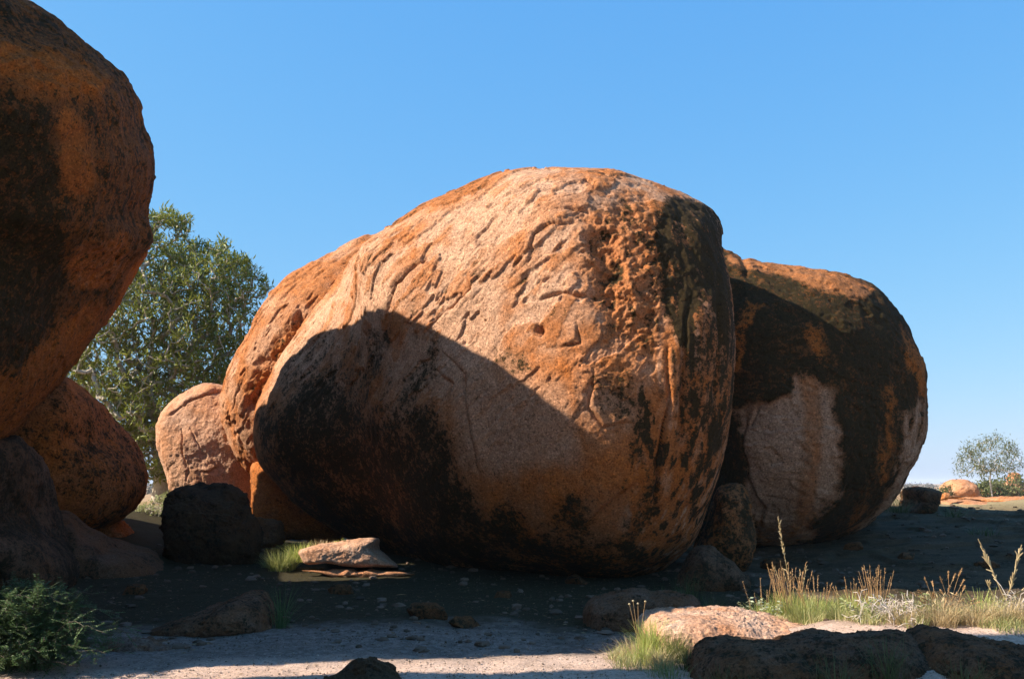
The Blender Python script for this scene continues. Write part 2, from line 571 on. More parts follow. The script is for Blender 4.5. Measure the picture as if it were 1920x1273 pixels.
class Body:
    """a boulder while it is being carved"""
    def __init__(s, n, C, parts, k=0.4, outline=None, dense=0.45, iters=6, smoothing=2, cut=None):
        C = np.asarray(C, float)
        V, Fq = sphere(n)
        toc = np.array([0, 0, CAMZ]) - C; toc /= np.linalg.norm(toc)
        D = V + dense * toc
        D /= np.linalg.norm(D, axis=1)[:, None]
        hi = np.full(len(D), 30.0); lo = np.zeros(len(D))
        for _ in range(20):
            mid = (lo + hi) / 2
            Pm = C + D * mid[:, None]
            dd = sdf_union(Pm, parts, k)
            if cut is not None: dd = np.maximum(dd, cut(Pm))
            ins = dd < 0
            lo = np.where(ins, mid, lo); hi = np.where(ins, hi, mid)
        V = C + D * lo[:, None]
        if outline is not None:
            V = fit_outline(V, C, outline, iters, smoothing=smoothing)
        s.V = V; s.F = Fq; s.C = C
        s.refresh()
        s.R = np.zeros(len(V)); s.G = np.zeros(len(V)); s.B = np.zeros(len(V))
    def refresh(s):
        s.N = vnormals(s.V, s.F)
        if ((s.V - s.C) * s.N).sum(1).mean() < 0:
            s.F = s.F[:, ::-1].copy(); s.N = -s.N
        toc = np.array([0, 0, CAMZ]) - s.V
        toc /= np.linalg.norm(toc, axis=1)[:, None]
        s.front = smooth(-0.05, 0.15, (s.N * toc).sum(1))
        s.px, s.py = project(s.V)
    def disp(s, h):
        s.V = s.V + s.N * np.asarray(h)[:, None]
    def warp(s, amt, scale, seed):
        key = (round(scale), seed % 2, len(s.V))
        if getattr(s, 'wc', None) is None: s.wc = {}
        if key not in s.wc:
            s.wc[key] = (fbm(s.V * key[0] * 1.1, 3, seed % 2 + 7), fbm(s.V * key[0] * 1.1, 3, seed % 2 + 57))
        a, b = s.wc[key]
        return s.px + amt * a, s.py + amt * b
    def region(s, poly, soft=12, amt=14, scale=2.0, seed=1):
        wx, wy = s.warp(amt, scale, seed)
        return smooth(-soft, soft, poly_sd(wx, wy, poly)) * s.front
    def crack(s, line, width, depth, step=0.0, amt=8, scale=2.5, seed=1, taper=True):
        wx, wy = s.warp(amt, scale, seed)
        d, side, t = line_sd(wx, wy, line)
        width = width * 0.62; depth = depth * 0.8
        e = np.sin(np.pi * np.clip(t, 0.0, 1.0)) ** 0.5 if taper else 1.0
        h = -depth * np.exp(-(d / width) ** 2)
        if step:
            h = h + step * (side > 0) * np.exp(-(d / (width * 5)) ** 1.5)
        return h * e * s.front
    def build(s, name, mat, label, cat, group=None, parent=None):
        col = np.stack([np.clip(s.R, 0, 1), np.clip(s.G, 0, 1), np.clip(s.B, 0, 1)], 1)
        o = link_mesh(name, s.V, s.F, mat, parent=parent, colours=col)
        if parent is None: tag(o, label, cat, group)
        elif label: o['label'] = label
        return o

def plates(P, stretch, seed, step=0.045, levels=5, sharp=0.05):
    """exfoliation sheets: terraces of a stretched noise"""
    n = fbm(P * stretch, 5, seed, gain=0.55)
    h = 0
    for i in range(levels):
        th = -0.45 + 0.9 * (i + 0.5) / levels
        h = h + step * smooth(th - sharp, th + sharp, n)
    return h - step * levels / 2

# ---- main boulder -------------------------------------------------
def px_line(poly): return poly

MAIN_OUT = [(1085, 318), (1150, 322), (1200, 336), (1250, 352), (1300, 375), (1340, 402), (1358, 435), (1368, 480), (1374, 545), (1376, 620), (1372, 700), (1364, 780),
            (1352, 870), (1335, 950), (1308, 1015), (1265, 1062), (1215, 1095), (1150, 1112), (1050, 1112), (950, 1105), (850, 1092), (760, 1072), (690, 1040),
            (620, 1000), (560, 955), (520, 910), (490, 870), (478, 815), (482, 760), (500, 715), (520, 672), (548, 628), (580, 580), (612, 540), (640, 505), (668, 470), (695, 443),
            (740, 415), (790, 384), (850, 359), (910, 337), (960, 324), (1020, 318)]

def build_main():
    C = at(930, 730, 18.2)
    parts = [
        # a long body running from the far left to the near right
        ((0.25, 18.3, 3.3), (6.2, 2.6, 3.45), (0, 0, -42), 2.2),
        ((0.75, 17.3, 3.75), (2.9, 2.75, 2.95), (0, 0, -36), 3.6),
        ((-3.2, 20.6, 2.6), (2.6, 2.4, 2.6), (0, 0, -40), 2.2),
    ]
    b = Body(270, C, parts, 1.5, MAIN_OUT, dense=0.45, iters=7)
    V = b.V
    # broad swells
    b.disp(0.16 * fbm(V * 0.35, 2, 2) * 1.0)
    b.refresh()
    P = b.V
    px, py = b.px, b.py
    # sheets peeling along the slope (up to the right in the picture)
    e1 = np.array([0.55, -0.35, 0.62]); e1 /= np.linalg.norm(e1)
    e2 = np.cross(e1, [0, 0, 1.0]); e2 /= np.linalg.norm(e2); e3 = np.cross(e1, e2)
    Q = np.stack([P @ e1, P @ e2, P @ e3], 1)
    Q = Q + 0.12 * np.stack([fbm(P * 1.8, 2, 15), fbm(P * 0.8, 2, 16), fbm(P * 0.8, 2, 17)], 1)
    sheet = plates(Q, np.array([0.42, 1.05, 1.05]), 12, step=0.034, levels=3, sharp=0.010)
    sheet2 = plates(Q, np.array([0.9, 3.2, 3.2]), 13, step=0.012, levels=2, sharp=0.02)
    upper = smooth(900, 620, py)
    fade_right = 1 - smooth(1150, 1260, px) * b.front
    h = (sheet + sheet2) * (0.25 + 0.75 * upper) * (0.35 + 0.65 * fade_right)
    dash = smooth(0.30, 0.36, perlin(Q * np.array([1.3, 8.5, 8.5]), 18)) + smooth(0.34, 0.40, perlin(Q * np.array([2.4, 14.0, 14.0]), 19))
    dashm = upper * smooth(1080, 960, px) * b.front * smooth(-0.15, 0.2, fbm(P * 0.9, 2, 20))
    h = h - 0.012 * dash * dashm
    # scabby knobbly patch near the top right, deep pits between lumps
    scab = b.region([(1085, 400), (1180, 365), (1240, 400), (1256, 520), (1245, 600), (1225, 650), (1150, 640), (1105, 560), (1090, 480)], 26, 22, 2.0, 3)
    scab2 = b.region([(985, 420), (1080, 405), (1120, 440), (1100, 500), (1010, 500), (975, 465)], 22, 20, 2.0, 4)
    scab3 = b.region([(1060, 650), (1230, 610), (1260, 690), (1200, 720), (1150, 700), (1120, 760), (1075, 730), (1040, 690)], 18, 24, 2.5, 5)
    lump = ridged(P * 2.3 + 0.3 * fbm(P * 2, 2, 61)[:, None], 4, 60) * (0.6 + 0.8 * smooth(-0.3, 0.3, fbm(P * 1.1, 2, 62)))
    lump2 = fbm(P * 8.5, 4, 63, gain=0.65)
    h = h + scab * (0.09 * lump - 0.08 + 0.085 * lump2) + scab2 * (0.04 * lump - 0.03 + 0.02 * lump2) + scab3 * (0.04 * lump - 0.02 + 0.035 * lump2)
    # bowl-like niche in the dark patch
    niche = b.region([(1105, 445), (1150, 430), (1170, 520), (1150, 575), (1110, 560), (1118, 500)], 14, 14, 3, 8)
    h = h - 0.14 * niche
    # cracks and ledges seen in the photo
    h = h + b.crack([(985, 500), (1000, 440), (1030, 420), (1075, 415)], 5, 0.05, 0.06, seed=11)
    h = h + b.crack([(875, 500), (882, 540), (850, 580), (815, 600)], 5, 0.05, 0.07, seed=12)
    h = h + b.crack([(1095, 330), (1120, 345), (1112, 362), (1060, 372), (990, 380)], 4, 0.04, 0.05, seed=13)
    h = h + b.crack([(1040, 390), (1100, 392), (1108, 400)], 4, 0.05, 0.04, seed=14)
    h = h + b.crack([(1005, 560), (1060, 548), (1130, 562)], 6, 0.07, 0.03, seed=15)
    h = h + b.crack([(1050, 655), (1085, 640), (1080, 600)], 5, 0.05, 0.04, seed=16)
    h = h + b.crack([(720, 600), (745, 530), (800, 480)], 6, 0.06, 0.05, seed=17)
    h = h + b.crack([(1115, 690), (1108, 760), (1130, 800), (1190, 790)], 6, 0.05, 0.05, seed=18)
    h = h + b.crack([(1252, 640), (1255, 760), (1235, 860), (1228, 950)], 6, 0.09, 0.06, seed=19)
    h = h + b.crack([(940, 370), (1000, 340), (990, 355), (900, 400)], 4, 0.05, 0.03, seed=20)
    h = h + b.crack([(815, 690), (850, 720), (835, 760)], 6, 0.05, 0.05, seed=22)
    h = h + b.crack([(830, 655), (870, 700), (880, 800), (900, 900)], 8, 0.05, 0.05, seed=23)
    h = h + b.crack([(1080, 1000), (1120, 960), (1200, 900)], 8, 0.06, 0.05, seed=24)
    hole = np.exp(-((px - 1013) ** 2 + (py - 620) ** 2) / 60.0) * b.front
    h = h - 0.14 * hole
    # vertical fluting on the right flank
    flank = smooth(1240, 1290, px) * b.front
    Vs = P * np.array([2.6, 2.6, 0.22])
    h = h + flank * (0.07 * fbm(Vs, 3, 70) + 0.03 * fbm(Vs * 3, 2, 73))
    h = h + b.crack([(1290, 560), (1280, 700), (1275, 860)], 7, 0.10, 0.0, seed=25) + b.crack([(1345, 470), (1352, 640), (1345, 800)], 7, 0.08, 0.0, seed=26)
    # overall roughness
    h = h + 0.016 * fbm(P * 2.6, 4, 80, gain=0.6) + 0.012 * fbm(P * 11.0, 3, 84, gain=0.7)
    b.disp(h)
    b.refresh()
    # ---- stains, plus shade painted into the lower left and underside
    P = b.V
    n1 = fbm(P * 1.3, 4, 90); n2 = fbm(P * 4.0, 4, 91)
    streak = fbm(P * np.array([3.0, 3.0, 0.28]), 4, 92)
    streak2 = fbm(P * np.array([6.0, 6.0, 0.4]), 3, 93)
    # brown skin of the peeling sheets: higher sheets are older and darker
    sk = np.clip(smooth(0.012, 0.03, sheet) + 0.5 * smooth(0.002, 0.008, sheet2), 0, 1)
    b.B = 0.12 * smooth(-0.1, 0.3, n1) + 0.30 * sk * upper
    b.G = 0.85 * smooth(-0.35, 0.2, -sheet * 5 + n1 * 0.8 + 0.2 * n2) * upper * (1 - sk)
    b.R = 0.30 * sk + 0.25 * smooth(0.1, 0.4, n2 + 0.4 * n1) * sk
    b.R = b.R + 0.55 * scab * smooth(0.0, 0.3, n2 + 0.1) + 0.25 * dash * dashm + 0.22 * niche
    b.B = b.B + 0.22 * scab + 0.3 * scab3; b.G = b.G * (1 - 0.8 * scab)
    # grey flank inside the shadow, orange below it
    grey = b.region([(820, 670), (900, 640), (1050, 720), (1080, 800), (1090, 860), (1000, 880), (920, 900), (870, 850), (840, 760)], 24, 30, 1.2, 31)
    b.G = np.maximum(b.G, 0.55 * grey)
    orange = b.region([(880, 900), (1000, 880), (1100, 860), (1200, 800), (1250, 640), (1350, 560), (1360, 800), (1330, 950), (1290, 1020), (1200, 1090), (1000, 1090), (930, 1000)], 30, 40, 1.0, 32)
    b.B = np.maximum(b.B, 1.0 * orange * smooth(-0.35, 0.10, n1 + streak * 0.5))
    deep = b.region([(480, 790), (560, 700), (640, 690), (700, 778), (790, 765), (850, 805), (880, 870), (900, 930), (930, 1000), (1000, 1060), (1000, 1130), (500, 1130)], 46, 40, 1.0, 33)  # varnish mixed with painted shade, lower left of the dome
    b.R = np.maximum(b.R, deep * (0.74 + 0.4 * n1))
    mid = b.region([(500, 720), (600, 620), (790, 600), (840, 640), (830, 720), (800, 760), (700, 775), (560, 790)], 24, 24, 1.0, 34)  # cast shadow deepened in the colour above the dark area
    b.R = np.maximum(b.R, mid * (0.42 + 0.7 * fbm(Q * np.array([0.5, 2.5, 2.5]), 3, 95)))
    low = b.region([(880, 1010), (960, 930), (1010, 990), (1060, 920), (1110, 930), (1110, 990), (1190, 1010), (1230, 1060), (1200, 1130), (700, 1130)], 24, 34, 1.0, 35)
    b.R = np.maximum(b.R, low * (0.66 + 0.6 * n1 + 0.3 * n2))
    under = smooth(1000, 1090, py) * b.front  # underside shade painted in as dark colour
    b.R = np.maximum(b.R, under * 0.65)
    # black water streaks on the right flank
    fl = b.region([(1225, 440), (1250, 370), (1330, 380), (1380, 470), (1385, 700), (1360, 840), (1330, 860), (1300, 780), (1280, 650), (1255, 640)], 14, 18, 1.5, 36)
    b.B = np.maximum(b.B, 0.7 * fl)
    b.R = np.maximum(b.R, fl * (0.50 + 0.20 * smooth(600, 440, py) + 0.55 * smooth(-0.15, 0.12, streak + 0.35 * streak2 + 0.16 * smooth(640, 420, py))))
    lowfl = b.region([(1200, 780), (1260, 640), (1330, 640), (1370, 760), (1340, 960), (1280, 1050), (1180, 1080), (1140, 960)], 20, 30, 1.5, 44)
    b.R = np.maximum(b.R, lowfl * (0.20 + 0.30 * smooth(0.0, 0.22, streak)))
    st = b.region([(1320, 640), (1372, 640), (1360, 850), (1330, 1000), (1290, 1060), (1300, 900)], 10, 14, 1.5, 37)
    b.R = np.maximum(b.R, st * smooth(0.0, 0.2, streak2) * 0.9)
    b.G = np.maximum(b.G, st * smooth(0.05, 0.25, -streak2) * 0.8)
    sz = b.region([(1185, 760), (1250, 620), (1340, 590), (1375, 700), (1352, 900), (1312, 1020), (1235, 1085), (1165, 1060), (1180, 900)], 18, 24, 1.5, 41)
    s3 = fbm(np.stack([P[:, 0] * 5.5, P[:, 1] * 5.5, P[:, 2] * 0.30 + 0.25 * P[:, 0]], 1), 3, 94)
    b.R = np.maximum(b.R, sz * 0.75 * smooth(0.03, 0.20, s3))
    b.B = np.maximum(b.B, sz * smooth(0.05, -0.15, np.abs(s3) - 0.12))
    b.G = np.maximum(b.G * (1 - 0.5 * sz), sz * 0.8 * smooth(0.10, 0.22, -s3))
    ear = b.region([(1105, 700), (1190, 690), (1195, 780), (1150, 800), (1110, 770)], 10, 12, 2, 38)
    b.R = np.maximum(b.R, ear * 0.45)
    b.R = np.maximum(b.R, b.region([(925, 650), (990, 660), (1000, 700), (950, 700), (925, 680)], 8, 14, 3, 39) * 0.45)
    # the side nobody sees
    back = 1 - b.front
    b.R = b.R + back * smooth(0.0, 0.3, streak) * 0.6
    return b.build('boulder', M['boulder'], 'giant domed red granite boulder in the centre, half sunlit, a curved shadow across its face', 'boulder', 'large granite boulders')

main_boulder = build_main()

# ---- lobe behind its left edge
def build_lobe():
    out = [(700, 436), (640, 462), (590, 490), (545, 520), (510, 552), (480, 595), (452, 645), (425, 690), (412, 725), (408, 755), (415, 785), (425, 810), (435, 840), (455, 868),
           (480, 885), (520, 905), (600, 880), (680, 760), (740, 600), (760, 470)]
    C = at(570, 690, 21.6)
    b = Body(130, C, [((C[0] + 0.1, 21.8, C[2]), (1.9, 1.7, 2.9), (0, 30, -30), 2.3)], 0.4, out)
    P = b.V
    b.disp(0.06 * fbm(P * 0.7, 2, 5)); b.refresh()
    Q = b.V @ rotm(0, -55, -30)
    sheet = plates(Q, np.array([0.4, 0.9, 1.4]), 15, step=0.05, levels=5, sharp=0.03)
    h = sheet * 0.8 + 0.03 * fbm(b.V * 2.6, 4, 81) + 0.012 * fbm(b.V * 11.0, 3, 84)
    gr = b.region([(560, 590), (590, 620), (540, 680), (505, 740), (485, 780), (470, 760), (480, 700), (520, 640)], 12, 14, 2, 6)
    h = h - gr * (0.12 + 0.08 * ridged(b.V * 4, 3, 66))
    h = h + b.crack([(425, 785), (438, 780), (445, 800), (470, 850)], 5, 0.12, 0.10, seed=4)
    h = h + b.crack([(480, 590), (462, 640), (445, 680)], 4, 0.05, 0.04, seed=5)
    b.disp(h); b.refresh()
    n1 = fbm(b.V * 1.2, 3, 90)
    b.G = 0.55 * smooth(-0.2, 0.3, n1)
    b.B = 0.75 * gr + 0.3 * smooth(0, 0.2, sheet)
    b.R = 0.35 * gr * smooth(-0.1, 0.2, fbm(b.V * 4, 3, 7)) + 0.15 * smooth(0.03, 0.1, sheet)
    return b.build('boulder', M['boulder'], 'tall sunlit boulder lobe leaning against the left flank of the central dome', 'boulder', 'large granite boulders')
build_lobe()

# ---- right boulder
def build_right():
    out = [(1340, 470), (1375, 480), (1430, 487), (1490, 497), (1540, 508), (1590, 522), (1640, 545), (1680, 585), (1705, 620), (1728, 665), (1740, 705), (1743, 760), (1738, 810), (1728, 850),
           (1712, 885), (1690, 925), (1662, 955), (1630, 982), (1590, 1003), (1540, 1020), (1490, 1032), (1430, 1030), (1370, 1020), (1300, 960), (1250, 850), (1230, 700), (1260, 560)]
    C = at(1490, 760, 20.5)
    parts = [((C[0], 21.0, C[2]), (3.2, 3.5, 2.9), (0, 0, 12), 2.7), ((C[0] - 0.9, 19.6, C[2] - 0.1), (2.0, 2.0, 2.3), (0, 0, 0), 2.3)]
    b = Body(190, C, parts, 0.5, out)
    b.disp(0.10 * fbm(b.V * 0.5, 2, 8)); b.refresh()
    P = b.V
    sheet = plates(P, np.array([0.7, 0.7, 1.1]), 19, step=0.04, levels=4, sharp=0.035)
    streak = fbm(P * np.array([2.6, 2.6, 0.24]), 4, 97)
    n1 = 0.7 * fbm(P * 1.1, 4, 98) + 0.5 * streak; n2 = fbm(P * 7.0, 4, 99)
    patch = b.region([(1385, 775), (1400, 755), (1440, 752), (1470, 735), (1492, 728), (1505, 697), (1530, 705), (1560, 742), (1572, 800), (1576, 860), (1572, 910), (1550, 960), (1530, 985), (1500, 1030), (1450, 1040), (1420, 1010), (1402, 940), (1392, 880), (1400, 830)], 11, 34, 2.2, 41)
    h = sheet * 0.7 - 0.06 * patch + 0.03 * fbm(P * 2.6, 4, 82) + 0.012 * fbm(P * 11.0, 3, 85)
    top = smooth(560, 500, py_(b)) * b.front
    h = h + top * 0.05 * ridged(P * 2.0, 3, 44)
    h = h + b.crack([(1400, 780), (1392, 830), (1400, 900), (1430, 960), (1420, 1010)], 6, 0.10, 0.05, seed=3)
    h = h + b.crack([(1405, 800), (1420, 760), (1440, 750)], 5, 0.08, 0.05, seed=4)
    h = h + 0.05 * streak * smooth(1560, 1640, b.px) * b.front
    h = h + 0.08 * (1 - b.front) * fbm(P * 1.5, 3, 4)
    b.disp(h); b.refresh()
    b.R = 0.80 + 0.50 * n1 + 0.30 * n2
    b.R = b.R - 0.30 * smooth(540, 470, b.py + 0.10 * (b.px - 1400) * -1)  # top lightened in colour where the sun catches it
    b.R = b.R * (1 - patch)
    b.G = patch * (0.85 - 0.2 * n1)
    wx, wy = b.warp(10, 2, 51)
    stripe = b.region([(1495, 705), (1530, 700), (1545, 760), (1540, 860), (1525, 980), (1480, 1010), (1500, 880), (1510, 780)], 10, 10, 2.5, 43)
    b.B = 0.38 * stripe * smooth(-0.15, 0.2, streak)
    b.G = b.G * (1 - 0.5 * stripe)
    st1 = b.region([(1655, 720), (1680, 720), (1678, 850), (1650, 930), (1590, 1010), (1570, 1010), (1630, 930), (1650, 860)], 14, 26, 2.5, 45)
    st1 = st1 * smooth(-0.3, 0.1, streak + 0.5 * n2); b.B = np.maximum(b.B, 0.8 * st1); b.R = b.R * (1 - 0.6 * st1)
    st2 = b.region([(1692, 770), (1745, 740), (1750, 850), (1690, 940), (1620, 1000), (1600, 995), (1670, 920), (1690, 860)], 12, 22, 2.5, 46)
    b.G = np.maximum(b.G, st2 * smooth(-0.2, 0.1, streak) * 0.9); b.R = b.R * (1 - 0.8 * st2 * smooth(-0.25, 0.05, streak))
    red = b.region([(1505, 610), (1540, 600), (1552, 650), (1530, 680)], 8, 16, 2.5, 47) + b.region([(1690, 610), (1730, 660), (1740, 740), (1722, 740), (1700, 680)], 7, 12, 2.5, 48) + b.region([(1380, 600), (1400, 560), (1430, 570), (1395, 640), (1390, 700), (1372, 700)], 7, 18, 2.5, 49)
    b.B = np.maximum(b.B, 0.8 * red); b.R = b.R * (1 - 0.5 * np.clip(red, 0, 1))
    sun_rim = b.region([(1370, 470), (1500, 490), (1600, 520), (1640, 545), (1600, 562), (1560, 545), (1500, 526), (1440, 512), (1390, 498), (1370, 495)], 8, 16, 2.2, 52)  # sunlit top band painted in: less varnish, more orange
    b.R = b.R * (1 - 0.85 * sun_rim); b.B = np.maximum(b.B, 0.35 * sun_rim); b.G = np.maximum(b.G, 0.25 * sun_rim)
    lowr = b.region([(1380, 960), (1480, 990), (1540, 950), (1560, 1010), (1480, 1050), (1380, 1040)], 10, 18, 2, 50)
    b.B = np.maximum(b.B, 0.6 * lowr * smooth(-0.2, 0.2, n2)); 
    return b.build('boulder', M['varnish_dark'], 'big rounded boulder on the right, black varnished with a pale worn patch low down', 'boulder', 'large granite boulders')

def py_(b): return b.py
build_right()

# ---- left boulder, runs out of the frame
def build_left():
    out = [(-150, -75), (-50, -52), (0, -28), (45, -2), (100, 33), (160, 82), (205, 122), (242, 163), (262, 203), (272, 250), (288, 292), (291, 345), (284, 395), (287, 450), (272, 482),
           (250, 520), (212, 582), (170, 645), (132, 702), (90, 750), (45, 792), (5, 822), (-60, 850), (-200, 880), (-380, 850), (-520, 720), (-600, 560), (-620, 360), (-560, 150), (-440, 0), (-300, -60)]
    C = at(-150, 400, 13.3)
    parts = [((C[0], 12.9, C[2]), (4.0, 3.9, 4.0), (0, 0, 0), 2.3), ((-8.0, 16.2, 6.66), (2.4, 2.7, 1.9), (0, 0, 0), 2.2)]
    # the far lower corner is hollow: light reaches the ground beneath it
    su = np.cross([0, 0, 1], sun_vec); su /= np.linalg.norm(su); sv = np.cross(sun_vec, su)
    def hollow(P):
        return np.minimum(-15.65 - P @ su, 0.85 - P @ sv)
    b = Body(210, C, parts, 0.9, out, dense=0.3, cut=hollow)
    b.disp(0.12 * fbm(b.V * 0.45, 2, 18)); b.refresh()
    P = b.V
    sheet = plates(P, np.array([0.8, 0.8, 0.9]), 29, step=0.045, levels=4, sharp=0.03)
    streak = fbm(P * np.array([3.2, 3.2, 0.35]), 4, 107)
    n1 = 0.6 * fbm(P * 1.1, 4, 108) + 0.5 * streak; n2 = fbm(P * 9.0, 4, 109)
    rough = b.region([(-60, 60), (60, 90), (130, 110), (200, 150), (180, 190), (60, 185), (20, 160), (-60, 170)], 20, 25, 1.5, 3)
    h = 0.6 * sheet + 0.035 * fbm(P * 2.6, 4, 82) + 0.016 * fbm(P * 9.0, 3, 85) + rough * 0.10 * ridged(P * 3.5, 3, 9)
    h = h + 0.04 * streak * b.front
    b.disp(h); b.refresh()
    b.R = 0.50 + 0.35 * n1 + 0.5 * n2 + 0.15 * streak
    b.B = 0.55 * smooth(-0.05, 0.25, n2 + 0.4 * streak) * b.front
    core = b.region([(-80, 200), (95, 190), (112, 300), (118, 420), (130, 520), (100, 640), (40, 700), (-80, 700)], 18, 20, 1.5, 60)
    b.R = np.maximum(b.R, core * (0.75 + 0.4 * n2))
    o1 = b.region([(112, 205), (145, 210), (170, 260), (175, 340), (160, 370), (125, 370), (112, 300)], 10, 16, 2.5, 61)
    o2 = b.region([(130, 470), (180, 460), (235, 440), (245, 480), (200, 545), (160, 545), (128, 530)], 10, 24, 2.5, 62)
    o3 = b.region([(-80, 680), (40, 690), (120, 600), (200, 560), (215, 585), (130, 700), (40, 800), (0, 830), (-80, 860)], 16, 24, 2, 63)  # lower orange painted in for warm bounce light
    o4 = rough
    fine = smooth(-0.35, 0.2, n2 + 0.3 * n1)
    for o_, k in ((o1, 0.6), (o2, 0.45), (o3, 0.55), (o4, 0.75)):
        b.R = b.R * (1 - k * o_ * fine)
        b.B = np.maximum(b.B, 0.75 * o_)
    b.G = 0.5 * o2 * smooth(0, 0.2, n2)
    edge = b.region([(250, 500), (290, 450), (300, 480), (230, 620), (120, 740), (100, 740), (200, 600)], 5, 6, 2, 64)
    b.B = np.maximum(b.B, edge); b.R = b.R * (1 - 0.8 * edge)
    return b.build('boulder', M['varnish_dark'], 'towering dark overhanging boulder at the left edge, cut by the frame', 'boulder', 'large granite boulders')
build_left()

def rock(outline, depth, half, mat, label, name='rock', cat='rock', group=None, n=60, rough=0.04, amp=0.06, power=2.5, seed=0, R=0.2, G=0.2, B=0.2, tilt=(0, 0, 0),
         carve=None, sheet=0.02, iters=6, fq=1.0, smoothing=2):
    """a boulder or stone from its outline in the picture, its distance and half its depth (m)"""
    P = np.asarray(outline, float)
    lo = P.min(0); hi = P.max(0)
    c = (lo + hi) / 2
    C = at(c[0], c[1], depth)
    s = depth / F * 1.02
    rad = ((hi[0] - lo[0]) / 2 * s, half, (hi[1] - lo[1]) / 2 * s)
    b = Body(n, C, [(C, rad, tilt, power)], 0.1, outline, dense=0.4, iters=iters, smoothing=smoothing)
    sz = min(rad)
    V = b.V
    q = fq / max(sz, 0.15)
    b.disp(amp * sz * fbm(V * q * 1.0, 3, seed + 200)); b.refresh()
    V = b.V
    pl = plates(V, np.array([1, 1, 1.5]) * q * 0.8, seed + 220, step=sheet, levels=4, sharp=0.04)
    h = pl + rough * sz * fbm(V * q * 3.5, 4, seed + 210, gain=0.6) + 0.4 * rough * sz * fbm(V * q * 12, 3, seed + 215, gain=0.6)
    if carve: h = h + carve(b)
    b.disp(h); b.refresh()
    n1 = fbm(b.V * q * 1.5, 4, seed + 230); n2 = fbm(b.V * q * 5, 4, seed + 235)
    b.R = np.clip(R + (0.5 * n1 + 0.4 * n2) * (0.3 + R), 0, 1)
    b.G = np.clip(G * (1 + 1.6 * fbm(b.V * q * 1.1, 3, seed + 240)), 0, 1)
    b.B = np.clip(B * (1 + 1.6 * fbm(b.V * q * 1.3, 3, seed + 245)), 0, 1)
    return b.build(name, mat, label, cat, group)

# pale boulder at the foot of the lobe
def carve_pale(b):
    return (b.crack([(338, 800), (341, 850), (348, 880)], 3, 0.10, 0.04, seed=1) + b.crack([(352, 900), (350, 870)], 3, 0.06, 0.0, seed=2)
            + b.crack([(312, 780), (350, 755), (400, 735), (430, 730)], 4, 0.06, 0.06, seed=3) + b.crack([(355, 800), (372, 830), (380, 850)], 3, 0.06, 0.03, seed=4)
            + b.crack([(375, 880), (390, 885), (410, 870)], 3, 0.06, 0.03, seed=5))
rock([(402, 720), (370, 724), (335, 738), (308, 765), (296, 800), (297, 850), (305, 885), (320, 930), (380, 970), (480, 985), (540, 950), (550, 880), (520, 800), (470, 745)], 23.5, 1.3, M['pink'],
     'pale pink granite boulder in sun below the leaning lobe, cut by thin cracks', 'boulder', 'boulder', 'large granite boulders', n=110, seed=1, G=0.6, B=0.35, R=0.12, carve=carve_pale, sheet=0.014, amp=0.12, rough=0.035)
# brown foot of the dome, left
rock([(470, 870), (500, 860), (560, 880), (620, 900), (640, 1010), (560, 1010), (510, 1012), (482, 990), (470, 930)], 21.6, 1.0, M['varnish'],
     'rust brown block wedged under the left overhang of the dome', 'boulder', 'boulder', 'large granite boulders', n=60, seed=2, B=0.7, R=0.25)
# lower left boulder
rock([(120, 704), (150, 725), (185, 752), (215, 785), (240, 815), (262, 850), (273, 890), (272, 925), (255, 955), (225, 980), (160, 1000), (60, 1000), (-20, 960), (-40, 860), (-10, 780), (50, 720)], 18.0, 1.9, M['varnish'],
     'rust orange boulder in shade beneath the towering left boulder', 'boulder', 'boulder', 'large granite boulders', n=110, seed=3, B=0.75, R=0.42, sheet=0.02)
rock([(20, 815), (50, 830), (75, 860), (100, 900), (112, 950), (130, 1010), (150, 1060), (120, 1120), (0, 1140), (-200, 1120), (-330, 1000), (-300, 880), (-150, 820)], 14.3, 1.9, M['dull'],
     'dark brown boulder at the left edge holding up the towering one', 'boulder', 'boulder', 'large granite boulders', n=100, seed=4, B=0.2, R=0.62)
# black boulder in front of the gap
rock([(372, 906), (420, 908), (445, 915), (462, 935), (474, 965), (482, 1000), (482, 1040), (470, 1075), (400, 1085), (330, 1075), (305, 1045), (308, 1020), (296, 985), (298, 950), (312, 925), (340, 910)], 17.7, 0.75, M['black'],
     'small black shaded boulder standing in front of the gap, upright and rounded', 'boulder', 'boulder', None, n=80, seed=5, R=0.4, B=0.3, G=0.15, sheet=0.05, amp=0.16, power=2.3, rough=0.06)
# ramp of rock on the left whose rim catches the sun
rock([(118, 960), (160, 985), (210, 1008), (255, 1022), (285, 1030), (300, 1045), (320, 1100), (200, 1140), (60, 1140), (20, 1060), (60, 990)], 16.4, 1.3, M['dull'],
     'sloping rock ledge left of the black boulder with a thin sunlit rim', 'rock', 'rock', None, n=80, seed=6, R=0.3, B=0.3)
rock([(268, 1022), (272, 1000), (285, 996), (298, 1005), (306, 1020), (300, 1030), (275, 1032)], 22.0, 0.18, M['pink'], 'little orange sunlit stone at the foot of the pale green bush', n=16, seed=7, B=0.6)
rock([(170, 1005), (180, 970), (205, 965), (240, 985), (250, 1010), (230, 1030), (180, 1020)], 19.0, 0.6, M['varnish'], 'rough rust coloured rock behind the thin sunlit rim of the ledge', n=36, seed=8, B=0.7, R=0.2, rough=0.12)
rock([(478, 975), (500, 972), (528, 978), (532, 1000), (528, 1020), (480, 1022)], 19.6, 0.3, M['dull'], 'squat stone with a lit top edge between black boulder and grass', n=24, seed=9, B=0.5, R=0.2, power=4, smoothing=1)

